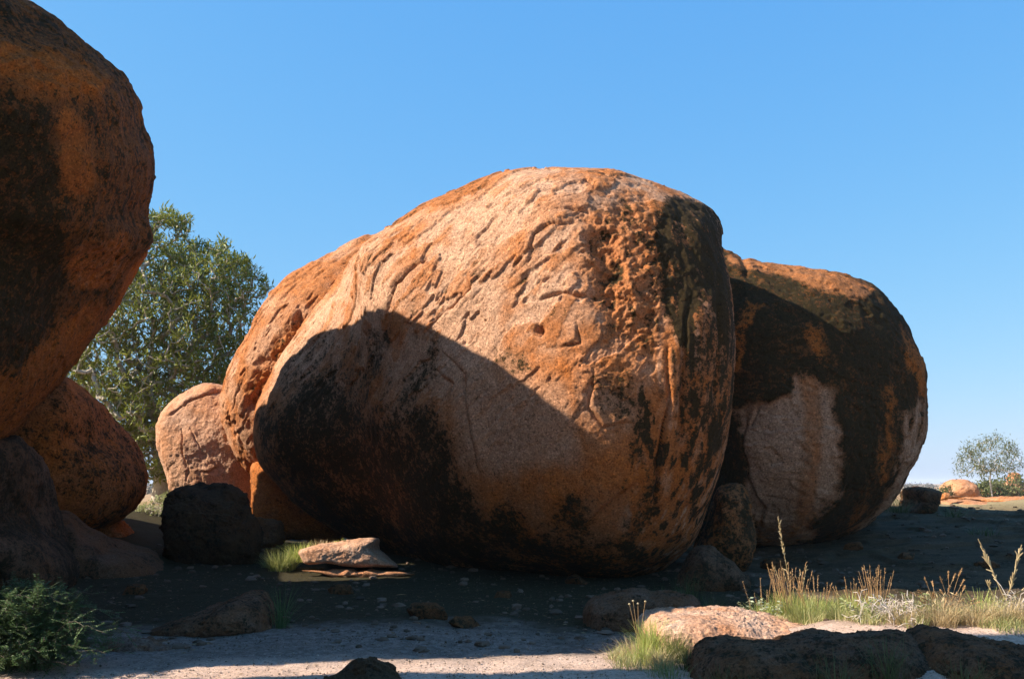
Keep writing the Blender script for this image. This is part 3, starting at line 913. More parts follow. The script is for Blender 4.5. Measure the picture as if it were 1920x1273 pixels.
# sunlit slab in the middle distance
rock([(562, 1032), (590, 1022), (640, 1014), (700, 1008), (712, 1011), (712, 1028), (728, 1044), (746, 1062), (720, 1064), (660, 1062), (610, 1056), (575, 1056), (566, 1046)], 16.5, 0.75, M['pink'],
     'flat pale pink slab lying in a patch of sun beneath the dome', 'rock_slab', 'rock slab', None, n=60, seed=10, G=0.5, B=0.1, R=0.0, power=6, smoothing=0, rough=0.05, amp=0.02, sheet=0.008, iters=8)
rock([(590, 1066), (640, 1068), (700, 1070), (755, 1071), (765, 1076), (750, 1082), (690, 1082), (620, 1080)], 15.9, 0.15, M['pink'], 'thin sunlit ledge of stone just in front of the pale slab', 'rock', n=30, seed=11, B=0.4, rough=0.1)

# wedge blocks between the dome and right boulder
rock([(1345, 915), (1372, 905), (1395, 915), (1408, 950), (1416, 985), (1416, 1030), (1400, 1065), (1350, 1080), (1300, 1060), (1310, 1000), (1330, 950)], 16.8, 0.7, M['varnish'],
     'narrow rust brown block wedged between the dome and the right boulder', 'boulder', 'boulder', None, n=50, seed=12, B=0.3, R=0.62)
rock([(1300, 1030), (1330, 1022), (1355, 1040), (1385, 1062), (1404, 1085), (1400, 1110), (1340, 1130), (1260, 1130), (1270, 1080)], 14.9, 0.6, M['dull'],
     'shaded triangular rock with a sloping grey edge at the foot of the wedged block', 'rock', 'rock', None, n=50, seed=13, R=0.45, G=0.3)

# foreground rocks
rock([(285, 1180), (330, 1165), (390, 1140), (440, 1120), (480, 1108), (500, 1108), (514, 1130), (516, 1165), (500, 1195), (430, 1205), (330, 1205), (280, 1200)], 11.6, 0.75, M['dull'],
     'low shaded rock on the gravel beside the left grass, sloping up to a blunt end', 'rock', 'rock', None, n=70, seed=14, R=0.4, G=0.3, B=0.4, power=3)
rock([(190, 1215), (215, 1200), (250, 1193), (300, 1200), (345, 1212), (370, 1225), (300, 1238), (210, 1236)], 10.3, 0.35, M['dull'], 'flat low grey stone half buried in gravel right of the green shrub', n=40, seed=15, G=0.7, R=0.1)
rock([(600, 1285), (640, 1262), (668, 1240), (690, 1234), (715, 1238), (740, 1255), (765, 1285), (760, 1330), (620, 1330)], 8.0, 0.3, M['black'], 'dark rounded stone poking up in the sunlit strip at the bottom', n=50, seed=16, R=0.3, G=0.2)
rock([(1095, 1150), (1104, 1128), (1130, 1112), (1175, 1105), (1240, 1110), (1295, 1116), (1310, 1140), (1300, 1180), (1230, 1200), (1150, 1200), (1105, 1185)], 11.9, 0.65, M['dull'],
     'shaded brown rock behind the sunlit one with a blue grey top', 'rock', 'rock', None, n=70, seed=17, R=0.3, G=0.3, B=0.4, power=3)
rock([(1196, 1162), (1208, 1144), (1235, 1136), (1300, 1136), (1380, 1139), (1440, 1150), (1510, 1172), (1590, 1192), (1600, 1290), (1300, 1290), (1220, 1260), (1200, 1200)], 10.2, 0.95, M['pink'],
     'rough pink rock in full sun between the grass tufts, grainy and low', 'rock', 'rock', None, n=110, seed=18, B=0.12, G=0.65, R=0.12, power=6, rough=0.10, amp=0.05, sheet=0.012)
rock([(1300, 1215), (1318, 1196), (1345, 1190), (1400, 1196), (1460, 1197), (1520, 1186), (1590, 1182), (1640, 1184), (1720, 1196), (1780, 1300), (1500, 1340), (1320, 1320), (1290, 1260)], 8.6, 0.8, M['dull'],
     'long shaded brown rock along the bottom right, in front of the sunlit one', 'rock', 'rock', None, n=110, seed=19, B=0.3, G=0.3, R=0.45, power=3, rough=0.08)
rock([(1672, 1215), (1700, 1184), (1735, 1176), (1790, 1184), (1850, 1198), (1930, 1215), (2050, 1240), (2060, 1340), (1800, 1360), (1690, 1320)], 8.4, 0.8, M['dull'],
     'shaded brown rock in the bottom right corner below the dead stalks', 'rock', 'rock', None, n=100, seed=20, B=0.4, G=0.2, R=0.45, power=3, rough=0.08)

# right background ledges
rock([(1690, 922), (1705, 914), (1735, 915), (1762, 922), (1764, 932), (1757, 948), (1750, 962), (1690, 968)], 24.5, 1.0, M['dull'], 'flat topped ledge right of the boulder, shaded front and sunlit top', 'rock_ledge', 'rock ledge', None, n=40, seed=21, B=0.4, R=0.5, power=7, smoothing=0, amp=0.02)
rock([(1758, 934), (1768, 925), (1780, 926), (1781, 933), (1765, 938)], 28.5, 0.3, M['pink'], 'orange stone tucked behind the flat topped ledge', n=14, seed=22, B=0.9)
rock([(1752, 942), (1775, 936), (1830, 939), (1880, 948), (1935, 958), (2000, 968), (2010, 1010), (1900, 1005), (1800, 985), (1756, 965)], 29.0, 2.0, M['pink'], 'smooth sunlit pink slab at the right edge with a shaded foot', 'rock_slab', 'rock slab', None, n=60, seed=23, B=0.45, power=4, smoothing=1)
rock([(1796, 936), (1805, 930), (1840, 932), (1920, 931), (2000, 934), (2010, 965), (1920, 962), (1850, 945)], 32.0, 2.0, M['pink'], 'second sunlit slab stepping up behind the first, split by a thin crack', 'rock_slab', 'rock slab', None, n=50, seed=24, B=0.7, power=4, smoothing=1)
rock([(1762, 915), (1775, 902), (1795, 899), (1815, 901), (1832, 910), (1838, 925), (1836, 936), (1770, 934)], 62.0, 1.6, M['pink'], 'low domed pink boulder in the far plain left of the small tree', 'boulder', 'boulder', 'distant boulders', n=50, seed=25, B=0.3, rough=0.08)
rock([(1888, 895), (1893, 887), (1903, 885), (1912, 888), (1914, 896), (1912, 906), (1898, 908), (1888, 903)], 95.0, 0.9, M['pink'], 'round boulder balanced on the outcrop at the far right', 'boulder', 'boulder', 'distant boulders', n=30, seed=26, B=0.7)
rock([(1862, 915), (1880, 905), (1900, 903), (1925, 905), (1950, 915), (1955, 930), (1870, 930)], 96.0, 2.5, M['pink'], 'low outcrop of pale rock under the balanced boulder', 'rock', 'rock', 'distant boulders', n=30, seed=27, B=0.3, rough=0.1)
rock([(1835, 926), (1842, 912), (1858, 908), (1870, 914), (1874, 926), (1868, 934), (1840, 934)], 75.0, 1.2, M['pink'], 'orange boulder partly behind the trunk of the small tree', 'boulder', 'boulder', 'distant boulders', n=30, seed=28, B=0.6, rough=0.1)

# unseen boulders left of the frame, placed and shaped to cast or trim shadows
def off_boulder(c, r, seed, label, power=2.5):
    c = np.array(c, float)
    b = Body(60, c, [(c, r, (0, 0, 0), power)], 0.1, None, dense=0)
    b.disp(0.35 * fbm(b.V * 0.4, 3, seed)); b.refresh()
    b.R = np.clip(0.5 + 0.5 * fbm(b.V, 3, seed), 0, 1); b.B = b.R * 0 + 0.4
    return b.build('boulder', M['varnish'], label, 'boulder', 'large granite boulders')  # added unseen boulders, under the shared boulder name and group
off_boulder((-8.2, 5.72, 4.4), (3.8, 1.65, 6.8), 401, 'tall unseen boulder added left of the camera, outside the frame', 3.2)  # unseen; thinned to a slab so more sunlit ground bounces light
off_boulder((-10.2, 10.63, 3.6), (2.8, 2.5, 4.8), 402, 'unseen boulder added between the towering left one and camera, outside the frame', 4)
off_boulder((-11.6, 14.7, 2.6), (2.2, 1.8, 2.95), 406, 'low boulder added to block stray sun beside the hidden one, outside the frame', 3)
off_boulder((-11.6, 17.85, 3.3), (2.3, 2.4, 4.3), 405, 'boulder added to block stray sun, hidden behind the towering left one, outside the frame', 3)

# ------------------------------------------------------------------ plants
def leaf_material(name, c1, c2, transl=0.35, rough=0.5):
    m, nt, b = new_mat(name)
    N = NB(nt)
    att = N.n('ShaderNodeAttribute', attribute_name='mask')
    sep = N.n('ShaderNodeSeparateColor'); N.link(att.outputs['Color'], sep.inputs[0])
    c = N.mix(sep.outputs[0], c1, c2)
    N.link(c, b.inputs['Base Color'])
    b.inputs['Roughness'].default_value = rough
    b.inputs['Specular IOR Level'].default_value = 0.3
    t = N.n('ShaderNodeBsdfTranslucent'); N.link(c, t.inputs['Color'])
    mx = N.n('ShaderNodeMixShader'); mx.inputs[0].default_value = transl
    N.link(b.outputs[0], mx.inputs[1]); N.link(t.outputs[0], mx.inputs[2])
    out = [n for n in nt.nodes if n.type == 'OUTPUT_MATERIAL'][0]
    N.link(mx.outputs[0], out.inputs[0])
    return m

def bark_material(name, c1, c2, scale=18):
    m, nt, b = new_mat(name)
    N = NB(nt)
    n = N.noise(N.coord(), scale, 4, 0.7)
    N.link(N.mix(N.ramp(n, [(0.35, 0.0), (0.65, 1.0)]), c1, c2), b.inputs['Base Color'])
    b.inputs['Roughness'].default_value = 0.85
    b.inputs['Specular IOR Level'].default_value = 0.2
    N.link(N.bump(n, 0.6, 0.01), b.inputs['Normal'])
    return m

M['leaf_green'] = leaf_material('green_lance_leaf', (0.10, 0.135, 0.016), (0.29, 0.29, 0.05), 0.3, 0.42)
M['leaf_teal'] = leaf_material('dark_pinnate_leaf', (0.040, 0.085, 0.022), (0.11, 0.17, 0.055), 0.3)
M['leaf_pale'] = leaf_material('pale_green_leaf', (0.24, 0.28, 0.10), (0.42, 0.42, 0.20), 0.35)
M['leaf_white'] = leaf_material('silvery_leaf', (0.34, 0.38, 0.20), (0.55, 0.57, 0.38), 0.25)
M['leaf_gum'] = leaf_material('grey_green_gum_leaf', (0.065, 0.085, 0.025), (0.17, 0.18, 0.065), 0.3)
M['grass_green'] = leaf_material('green_grass_blade', (0.12, 0.16, 0.035), (0.36, 0.34, 0.13), 0.4)
M['grass_shade'] = leaf_material('shade_darkened_grass', (0.045, 0.07, 0.018), (0.13, 0.14, 0.05), 0.3)  # darker copy of the green grass for tufts in shade
M['grass_yellow'] = leaf_material('yellow_green_grass_blade', (0.27, 0.36, 0.06), (0.60, 0.57, 0.20), 0.4)
M['grass_mix'] = leaf_material('mixed_straw', (0.17, 0.23, 0.05), (0.58, 0.48, 0.24), 0.35)
M['grass_dry'] = leaf_material('dry_straw', (0.38, 0.27, 0.12), (0.60, 0.47, 0.27), 0.35)
M['straw_red'] = leaf_material('reddish_dry_stalk', (0.34, 0.18, 0.08), (0.52, 0.33, 0.15), 0.2)
M['grey_twig'] = leaf_material('bleached_twig', (0.42, 0.34, 0.28), (0.60, 0.52, 0.45), 0.1)
M['bark_pale'] = bark_material('pale_bark', (0.50, 0.43, 0.34), (0.34, 0.28, 0.21))
M['bark_white'] = bark_material('white_bark', (0.66, 0.60, 0.52), (0.45, 0.38, 0.32))
M['bark_grey'] = bark_material('grey_bark', (0.12, 0.10, 0.07), (0.07, 0.055, 0.04))

def unit(v):
    return v / np.maximum(np.linalg.norm(v, axis=-1, keepdims=True), 1e-9)

def leaves_mesh(base, d, n, length, width, fold=0.15):
    """folded lance leaves: base (k,3), direction, up normal, length (k), width (k) -> verts, quads"""
    d = unit(d)
    s = unit(np.cross(d, n)); n = unit(np.cross(s, d))
    L = length[:, None]; Wd = width[:, None]
    v0 = base
    v1 = base + d * L * 0.45 + s * Wd * 0.5 + n * Wd * fold
    v2 = base + d * L + n * (-0.10 * L)
    v3 = base + d * L * 0.45 - s * Wd * 0.5 + n * Wd * fold
    vm = base + d * L * 0.5 - n * 0.0
    V = np.stack([v0, v1, v2, v3, vm], 1).reshape(-1, 3)
    i = np.arange(len(base))[:, None] * 5
    f = np.concatenate([i + np.array([[0, 1, 2, 4]]), i + np.array([[0, 4, 2, 3]])])
    return V, f

def tubes_mesh(p0, p1, r0, r1, sides=5):
    p0 = np.asarray(p0, float); p1 = np.asarray(p1, float)
    d = unit(p1 - p0)
    ref = np.where(np.abs(d[:, 2:3]) > 0.9, np.array([[1.0, 0, 0]]), np.array([[0, 0, 1.0]]))
    a = unit(np.cross(d, ref)); b = np.cross(d, a)
    ang = np.arange(sides) / sides * 2 * math.pi
    ring = a[:, None, :] * np.cos(ang)[None, :, None] + b[:, None, :] * np.sin(ang)[None, :, None]
    V = np.concatenate([p0[:, None] + ring * np.asarray(r0)[:, None, None], p1[:, None] + ring * np.asarray(r1)[:, None, None]], 1)
    k = np.arange(sides); k2 = (k + 1) % sides
    q = np.stack([k, k2, k2 + sides, k + sides], 1)
    f = (np.arange(len(p0)) * 2 * sides)[:, None, None] + q[None]
    return V.reshape(-1, 3), f.reshape(-1, 4)

def rnd_colour(rng, nleaf, per, clump=None):
    c = rng.random(nleaf)
    if clump is not None: c = 0.5 * c + 0.5 * clump
    return np.repeat(c, per)[:, None] * np.ones((1, 3))

def grow(points, trunk, rng, jit=0.06):
    """join every attractor to the nearest grown node; returns segments with radii"""
    nodes = [np.array(p, float) for p in trunk]
    par = [-1] + list(range(len(trunk) - 1))
    root = nodes[0]
    order = np.argsort(np.linalg.norm(points - nodes[-1], axis=1) * 0.7 + points[:, 2] * 0.3)
    A = np.zeros((len(points) * 3 + len(nodes), 3)); A[:len(nodes)] = nodes
    n = len(nodes); par = par + [0] * (len(points) * 3)
    ends = []
    for k in order:
        p = points[k]
        v = p - A[:n]
        dist = np.linalg.norm(v, axis=1)
        cost = dist + 0.6 * np.maximum(0, A[:n, 2] - p[2]) * 1.0
        if n > 4: cost[:1] += 5
        j = int(np.argmin(cost))
        mid = (A[j] + p) / 2 + rng.normal(size=3) * jit * dist[j]
        mid[2] -= 0.06 * dist[j]
        A[n] = mid; par[n] = j
        A[n + 1] = p; par[n + 1] = n
        ends.append(n + 1)
        n += 2
    w = np.zeros(n)
    for e in ends: w[e] += 1
    for i in range(n - 1, 0, -1):
        w[par[i]] += w[i]
    return A[:n], np.array(par[:n]), w, np.array(ends)

def tree(name, label, cat, base, trunk, pts, rng, leaf_mat, bark, rosette=8, leaf_len=0.15, leaf_w=0.028, droop=0.0, spread=0.9, r_tip=0.006, r_pow=0.48, group=None, thin=None, scatter=0.05, leafclump=1):
    root = empty(name, base, label, cat, group)
    A, par, w, ends = grow(pts, trunk, rng)
    i = np.arange(1, len(A))
    rad = r_tip * np.maximum(w, 1) ** r_pow
    tw = w[i] > 0
    i = i[tw]
    thick = rad[i] > r_tip * 5
    for nm, sel, sd in (('trunk', thick, 8), ('twigs', ~thick, 4)):
        k = i[sel]
        if not len(k): continue
        V, f = tubes_mesh(A[par[k]], A[k], np.minimum(rad[par[k]], rad[k] * 1.5), rad[k], sd)
        o = link_mesh(nm, V, f, bark, parent=root)
        if nm == 'twigs': o['kind'] = 'stuff'
    P = A[ends]; D = unit(P - A[par[ends]])
    n = len(P)
    base_p = np.repeat(P, rosette, 0) + rng.normal(size=(n * rosette, 3)) * scatter
    dd = np.repeat(D, rosette, 0) * 0.5 + rng.normal(size=(n * rosette, 3)) * spread
    dd[:, 2] += 0.25 - droop * 2.5
    nn = rng.normal(size=(n * rosette, 3)) * 0.5 + np.array([0, 0, 1.0])
    L = leaf_len * (0.7 + 0.6 * rng.random(n * rosette)); Wd = leaf_w * (0.8 + 0.4 * rng.random(n * rosette))
    V, f = leaves_mesh(base_p, dd, nn, L, Wd)
    clump = np.repeat(np.clip(0.5 + 0.9 * fbm(P * 1.2, 2, 5), 0, 1), rosette)
    o = link_mesh('foliage', V, f, leaf_mat, parent=root, colours=rnd_colour(rng, n * rosette, 5, clump), smooth_shade=False)
    o['kind'] = 'stuff'
    return root

def pts_in_outline(poly, depth, half, n, rng, power=2.0, noise=0.25, seed=0):
    """random points in a body whose outline in the view is poly, with real depth"""
    P = catmull(poly); lo = P.min(0); hi = P.max(0)
    out = []
    while len(out) < n:
        q = lo + rng.random((4000, 2)) * (hi - lo)
        sd = poly_sd(q[:, 0], q[:, 1], P)
        R = (hi - lo).min() / 2
        ok = sd > 0
        q = q[ok]; sd = sd[ok]
        t = np.clip(sd / (R * 0.8), 0, 1)
        dmax = half * np.sqrt(1 - (1 - t) ** 2)
        y = depth + (rng.random(len(q)) * 2 - 1) * dmax
        s = y / depth
        for (a, b), yy in zip(q, y):
            c = at(a, b, depth)
            out.append([c[0], yy, c[2]])
    out = np.array(out[:n * 1])
    keep = fbm(out * 0.9, 3, seed + 3) > -noise
    return out[keep]

# big tree behind the gap
def build_back_tree():
    rng = np.random.default_rng(31)
    D = 30.0
    crown = [(285, 400), (300, 405), (322, 398), (350, 408), (352, 440), (375, 458), (420, 455), (450, 475), (480, 505), (500, 532), (506, 560), (500, 620), (480, 700), (470, 800), (420, 900), (330, 900), (260, 905),
             (200, 850), (140, 760), (100, 700), (60, 640), (70, 540), (130, 470), (200, 420), (250, 395)]
    pts = pts_in_outline(crown, D, 2.6, 5400, rng, noise=0.20)
    b = at(300, 900, D); b[2] = gz(b[0], b[1])
    trunk = [b, b + np.array([0.1, 0, 0.8]), b + np.array([-0.1, 0.1, 1.7]), b + np.array([0.2, 0, 2.8])]
    # several stems from low down
    tree('bushy_tree', 'dense broad green tree with narrow leaves and pale twigs behind the gap between boulders', 'tree', b, trunk, pts, rng, M['leaf_green'], M['bark_pale'], rosette=11, leaf_len=0.21, leaf_w=0.05, r_tip=0.009, r_pow=0.40, spread=0.8, scatter=0.07)
build_back_tree()

def build_gum():
    rng = np.random.default_rng(32)
    D = 58.0
    crown = [(1830, 822), (1850, 815), (1870, 820), (1892, 830), (1905, 850), (1908, 875), (1895, 888), (1870, 885), (1850, 890), (1820, 890), (1797, 889), (1795, 870), (1805, 850), (1812, 832)]
    pts = pts_in_outline(crown, D, 1.7, 520, rng, noise=0.02)
    b = at(1862, 932, D); b[2] = gz(b[0], b[1])
    tr = [b, b + np.array([-0.05, 0, 0.8]), b + np.array([-0.12, 0, 1.6]), b + np.array([0.0, 0, 2.3])]
    tree('gum_tree', 'small slender gum tree with white trunk and airy drooping crown on the far plain', 'tree', b, tr, pts, rng, M['leaf_gum'], M['bark_white'], rosette=12, leaf_len=0.20, leaf_w=0.045, droop=0.25, r_tip=0.004, r_pow=0.40, scatter=0.14)
    # second thinner stem
build_gum()

def shrub(name, label, poly, depth, half, n, rng, mat, bark, rosette, ll, lw, group=None, cat='shrub', droop=0.0, rt=0.004, scatter=0.02, base_px=None, spread=0.9):
    P = np.asarray(poly, float)
    pts = pts_in_outline(poly, depth, half, n, rng, noise=0.5)
    bx = base_px if base_px is not None else (P[:, 0].min() + P[:, 0].max()) / 2
    b = at(bx, P[:, 1].max(), depth); b[2] = gz(b[0], b[1]) - 0.03
    h = max(pts[:, 2].max() - b[2], 0.1)
    tr = [b, b + np.array([0, 0, 0.08 * h]), b + np.array([0.02 * h, 0, 0.2 * h])]
    return tree(name, label, cat, b, tr, pts, rng, mat, bark, rosette=rosette, leaf_len=ll, leaf_w=lw, droop=droop, r_tip=rt, r_pow=0.35, group=group, scatter=scatter, spread=spread)

rng = np.random.default_rng(33)
shrub('shrub', 'small pale green bush glowing in sun between the black boulder and the ledge', [(243, 1008), (240, 990), (248, 970), (262, 950), (285, 938), (305, 926), (320, 922), (325, 960), (310, 1000), (290, 1020), (255, 1018)], 22.6, 0.45, 420, rng, M['leaf_pale'], M['bark_pale'], 6, 0.06, 0.028)
shrub('shrub', 'grey green bush beside the round boulder on the far plain', [(1868, 925), (1872, 905), (1890, 895), (1915, 900), (1950, 905), (1955, 930)], 82, 1.5, 160, rng, M['leaf_gum'], M['bark_grey'], 8, 0.30, 0.12, 'bushes on the far plain', rt=0.02, scatter=0.2)
shrub('shrub', 'olive bush at the foot of the small gum tree', [(1838, 930), (1836, 912), (1850, 902), (1868, 905), (1880, 915), (1880, 932)], 64, 1.0, 150, rng, M['leaf_gum'], M['bark_grey'], 8, 0.22, 0.09, 'bushes on the far plain', rt=0.02, scatter=0.15)
shrub('shrub', 'small green bush against the left foot of the far domed boulder', [(1765, 932), (1764, 918), (1772, 912), (1782, 918), (1784, 934)], 55, 0.5, 60, rng, M['leaf_gum'], M['bark_grey'], 8, 0.15, 0.06, 'bushes on the far plain', rt=0.015, scatter=0.08)

# fern-like shrub, bottom left
def build_pinnate():
    rng = np.random.default_rng(34)
    D = 8.9
    b = at(30, 1235, D); b[2] = gz(b[0], b[1])
    root = empty('feathery_shrub', b, 'dark green shrub with small feathery leaves in the shaded bottom left corner', 'shrub')
    p0 = []; p1 = []; r = []; lb = []; ld = []; ln = []
    for s_ in range(330):
        az = rng.uniform(0, 2 * math.pi)
        reach = rng.uniform(0.15, 0.85)
        top = 0.78 * math.sqrt(max(0.05, 1 - (reach / 0.95) ** 2)) * rng.uniform(0.25, 1.0)
        d = np.array([math.cos(az), 0.7 * math.sin(az), 0])
        off = np.array([rng.uniform(-1.2, 0.9), rng.uniform(-0.3, 0.5), 0])
        K = 9
        prev = b + off * 0.3
        path = [prev]
        for k in range(1, K + 1):
            t = k / K
            q = b + off * 0.3 + d * reach * t ** 1.2 + np.array([0, 0, top * math.sin(min(1.0, t * 1.02) * math.pi * 0.62) / math.sin(math.pi * 0.5)]) + rng.normal(size=3) * 0.006
            path.append(q)
        for a_, c_ in zip(path[:-1], path[1:]):
            p0.append(a_); p1.append(c_); r.append(0.0028)
        for k in range(1, K):
            for rep in range(2):
                o = path[k] + (path[k + 1] - path[k]) * rng.random()
                fd = unit(rng.normal(size=3) + d * 0.8 + np.array([0, 0, 0.3]))
                Lf = rng.uniform(0.08, 0.15)
                tipp = o + fd * Lf + np.array([0, 0, -0.02])
                p0.append(o); p1.append(tipp); r.append(0.0012)
                side = unit(np.cross(fd, np.array([0, 0, 1.0])))
                for j in range(7):
                    u = (j + 1) / 7.5
                    for sg in (-1, 1):
                        lb.append(o + (tipp - o) * u); ld.append(side * sg + fd * 0.45 + np.array([0, 0, -0.15])); ln.append(np.array([0, 0, 1.0]) + rng.normal(size=3) * 0.3)
    V, f = tubes_mesh(p0, p1, r, np.array(r) * 0.8, 4)
    o = link_mesh('stems', V, f, M['bark_grey'], parent=root); o['kind'] = 'stuff'
    k = len(lb)
    V, f = leaves_mesh(np.array(lb), np.array(ld), np.array(ln), rng.uniform(0.022, 0.036, k), np.full(k, 0.011))
    o = link_mesh('leaflets', V, f, M['leaf_teal'], parent=root, colours=rnd_colour(rng, k, 5), smooth_shade=False); o['kind'] = 'stuff'
build_pinnate()

# ---- grasses
def blades(base, n, height, spread, width, rng, lean=0.5, curl=0.5, radius=0.05, wind=(0.0, 0.0), K=4):
    az = rng.uniform(0, 2 * math.pi, n)
    hh = height * (0.45 + 0.55 * rng.random(n))
    ln = spread * rng.random(n) ** 0.8
    root = base + np.stack([np.cos(az) * radius * rng.random(n), np.sin(az) * radius * rng.random(n), np.zeros(n)], 1)
    az2 = az + rng.normal(size=n) * 0.5
    d = np.stack([np.cos(az2), np.sin(az2), np.zeros(n)], 1)
    side = np.stack([-np.sin(az2 + rng.normal(size=n) * 0.8), np.cos(az2), np.zeros(n)], 1)
    side = unit(side)
    V = []
    for k in range(K + 1):
        t = k / K
        c = root + d * (ln * t ** 1.7)[:, None] + np.array([[wind[0], wind[1], 0]]) * (hh * t * t)[:, None]
        c = c + np.array([[0, 0, 1.0]]) * (hh * (t - curl * 0.35 * t * t * (ln / max(spread, 1e-3))))[:, None]
        w = width * (1 - t) ** 0.7 * 0.5 + 0.0006
        V.append(c - side * w); V.append(c + side * w)
    V = np.stack(V, 1)
    q = np.array([[2 * k, 2 * k + 1, 2 * k + 3, 2 * k + 2] for k in range(K)])
    f = (np.arange(n) * 2 * (K + 1))[:, None, None] + q[None]
    return V.reshape(-1, 3), f.reshape(-1, 4), 2 * (K + 1)

def place(px, depth, dz=0.0):
    rx, _ = ray(px, 1100)
    x = rx * depth
    return np.array([x, depth, gz(x, depth) + dz])

def grass_tuft(px, depth, height, spread, n, mat, label, rng, width=0.006, radius=0.08, group=None, dz=-0.01, stalks=0, stalk_h=None, stalk_mat=None, name='grass_tuft', K=4, wind=(0, 0), head=True):
    b = place(px, depth, dz)
    V, f, per = blades(b, n, height, spread, width, rng, radius=radius, K=K, wind=wind)
    root = empty(name, b, label, 'grass', group)
    o = link_mesh('blades', V, f, mat, parent=root, colours=rnd_colour(rng, n, per)); o['kind'] = 'stuff'
    if stalks:
        stalk_h = stalk_h or height * 1.4
        for s_ in range(int(stalks * 1.6)):
            az = rng.uniform(0, 2 * math.pi)
            d = np.array([math.cos(az), math.sin(az), 0]) * spread * rng.uniform(0.1, 0.6)
            hgt = stalk_h * rng.uniform(0.65, 1.0)
            rt = b + np.array([math.cos(az), math.sin(az), 0]) * radius * rng.random()
            P = [rt + d * t ** 1.5 + np.array([0, 0, hgt * t]) for t in np.linspace(0, 1, 6)]
            spike_mesh(P, root, stalk_mat or M['grass_dry'], rng, 0.003, 0.35 if head else 0)
    return root

def spike_mesh(P, root, mat, rng, r, headfrac=0.35, bud=0.02, name='stalk', dens=26):
    P = np.array(P)
    rr = np.linspace(r, r * 0.5, len(P))
    V, f = tubes_mesh(P[:-1], P[1:], rr[:-1], rr[1:], 4)
    cols = np.full((len(V), 3), rng.uniform(0.2, 0.8))
    if headfrac > 0:
        n = dens
        t = 1 - headfrac * rng.random(n)
        seg = np.clip(t * (len(P) - 1), 0, len(P) - 1.001)
        i = seg.astype(int); u = (seg - i)[:, None]
        base = P[i] * (1 - u) + P[i + 1] * u
        d = unit(P[i + 1] - P[i]) + rng.normal(size=(n, 3)) * 0.35
        V2, f2 = leaves_mesh(base, d, rng.normal(size=(n, 3)), np.full(n, bud) * rng.uniform(0.7, 1.3, n), np.full(n, bud * 0.32))
        f = [f, f2 + len(V)]
        cols = np.concatenate([cols, rnd_colour(rng, n, 5)])
        V = np.concatenate([V, V2])
    return link_mesh(name, V, f, mat, parent=root, colours=cols)

rng = np.random.default_rng(35)
GG = 'grass tufts around the rocks'
# around the sunlit slab
grass_tuft(528, 16.5, 0.42, 0.34, 420, M['grass_green'], 'bushy green grass tuft just left of the pale slab', rng, 0.012, 0.22, GG)
grass_tuft(566, 16.6, 0.36, 0.28, 320, M['grass_yellow'], 'straw coloured tuft behind the left end of the pale slab', rng, 0.011, 0.25, GG, dz=0.12)
grass_tuft(604, 16.75, 0.30, 0.20, 220, M['grass_dry'], 'dry tuft behind the middle of the pale slab', rng, 0.010, 0.22, GG, dz=0.2)
grass_tuft(505, 16.9, 0.22, 0.2, 160, M['grass_green'], 'low green tuft at the right foot of the black boulder', rng, 0.010, 0.15, GG)
# by the shaded rock
grass_tuft(530, 11.5, 0.55, 0.42, 70, M['leaf_teal'], 'thin bluish grass tuft in shade at the blunt end of the low rock', rng, 0.006, 0.10, GG, K=6)
# front lit tufts
grass_tuft(1222, 9.55, 0.40, 0.26, 380, M['grass_yellow'], 'yellow green grass tuft spilling over the left end of the sunlit rock', rng, 0.0055, 0.11, GG)
grass_tuft(1262, 9.3, 0.33, 0.22, 300, M['grass_green'], 'green tuft hugging the front of the sunlit rock', rng, 0.0055, 0.10, GG)
grass_tuft(1185, 9.6, 0.20, 0.30, 180, M['grass_dry'], 'flattened dry grass at the right end of the sunlit sand strip', rng, 0.005, 0.12, GG)
grass_tuft(1235, 9.1, 0.22, 0.24, 160, M['grass_dry'], 'short straw tuft at the shadow edge below the yellow green one', rng, 0.005, 0.10, GG)
grass_tuft(1290, 8.9, 0.28, 0.18, 120, M['grass_shade'], 'shaded green tuft left of the long brown rock', rng, 0.005, 0.12, GG)
grass_tuft(1250, 8.6, 0.16, 0.18, 110, M['grass_green'], 'low shaded grass at the bottom edge below the lit tufts', rng, 0.005, 0.2, GG)
# tall spiky tufts behind the sunlit rock
grass_tuft(1480, 11.2, 0.42, 0.28, 520, M['grass_yellow'], 'large yellow green tuft with upright spikes behind the sunlit rock', rng, 0.006, 0.16, GG, stalks=26, stalk_h=0.72, stalk_mat=M['straw_red'])
grass_tuft(1530, 10.8, 0.34, 0.26, 380, M['grass_yellow'], 'yellow tuft at the right end of the sunlit rock', rng, 0.006, 0.16, GG, stalks=12, stalk_h=0.5, stalk_mat=M['straw_red'])
grass_tuft(1432, 11.4, 0.30, 0.22, 260, M['grass_yellow'], 'small tuft among the silvery leaves behind the sunlit rock', rng, 0.006, 0.14, GG, stalks=6, stalk_h=0.5, stalk_mat=M['straw_red'])
grass_tuft(1600, 10.7, 0.32, 0.22, 340, M['grass_yellow'], 'yellow green tuft midway along the sunlit plants', rng, 0.006, 0.14, GG, stalks=10, stalk_h=0.45, stalk_mat=M['straw_red'])
grass_tuft(1640, 10.9, 0.30, 0.2, 220, M['grass_yellow'], 'tuft with a fan of reddish spikes right of the middle', rng, 0.006, 0.1, GG, stalks=14, stalk_h=0.62, stalk_mat=M['straw_red'])
grass_tuft(1690, 9.55, 0.22, 0.24, 260, M['grass_dry'], 'pale dry tuft between silver weeds and the seed head plant', rng, 0.005, 0.16, GG)
grass_tuft(1760, 9.55, 0.26, 0.26, 360, M['grass_dry'], 'straw tuft at the foot of the seed head plant', rng, 0.005, 0.2, GG)
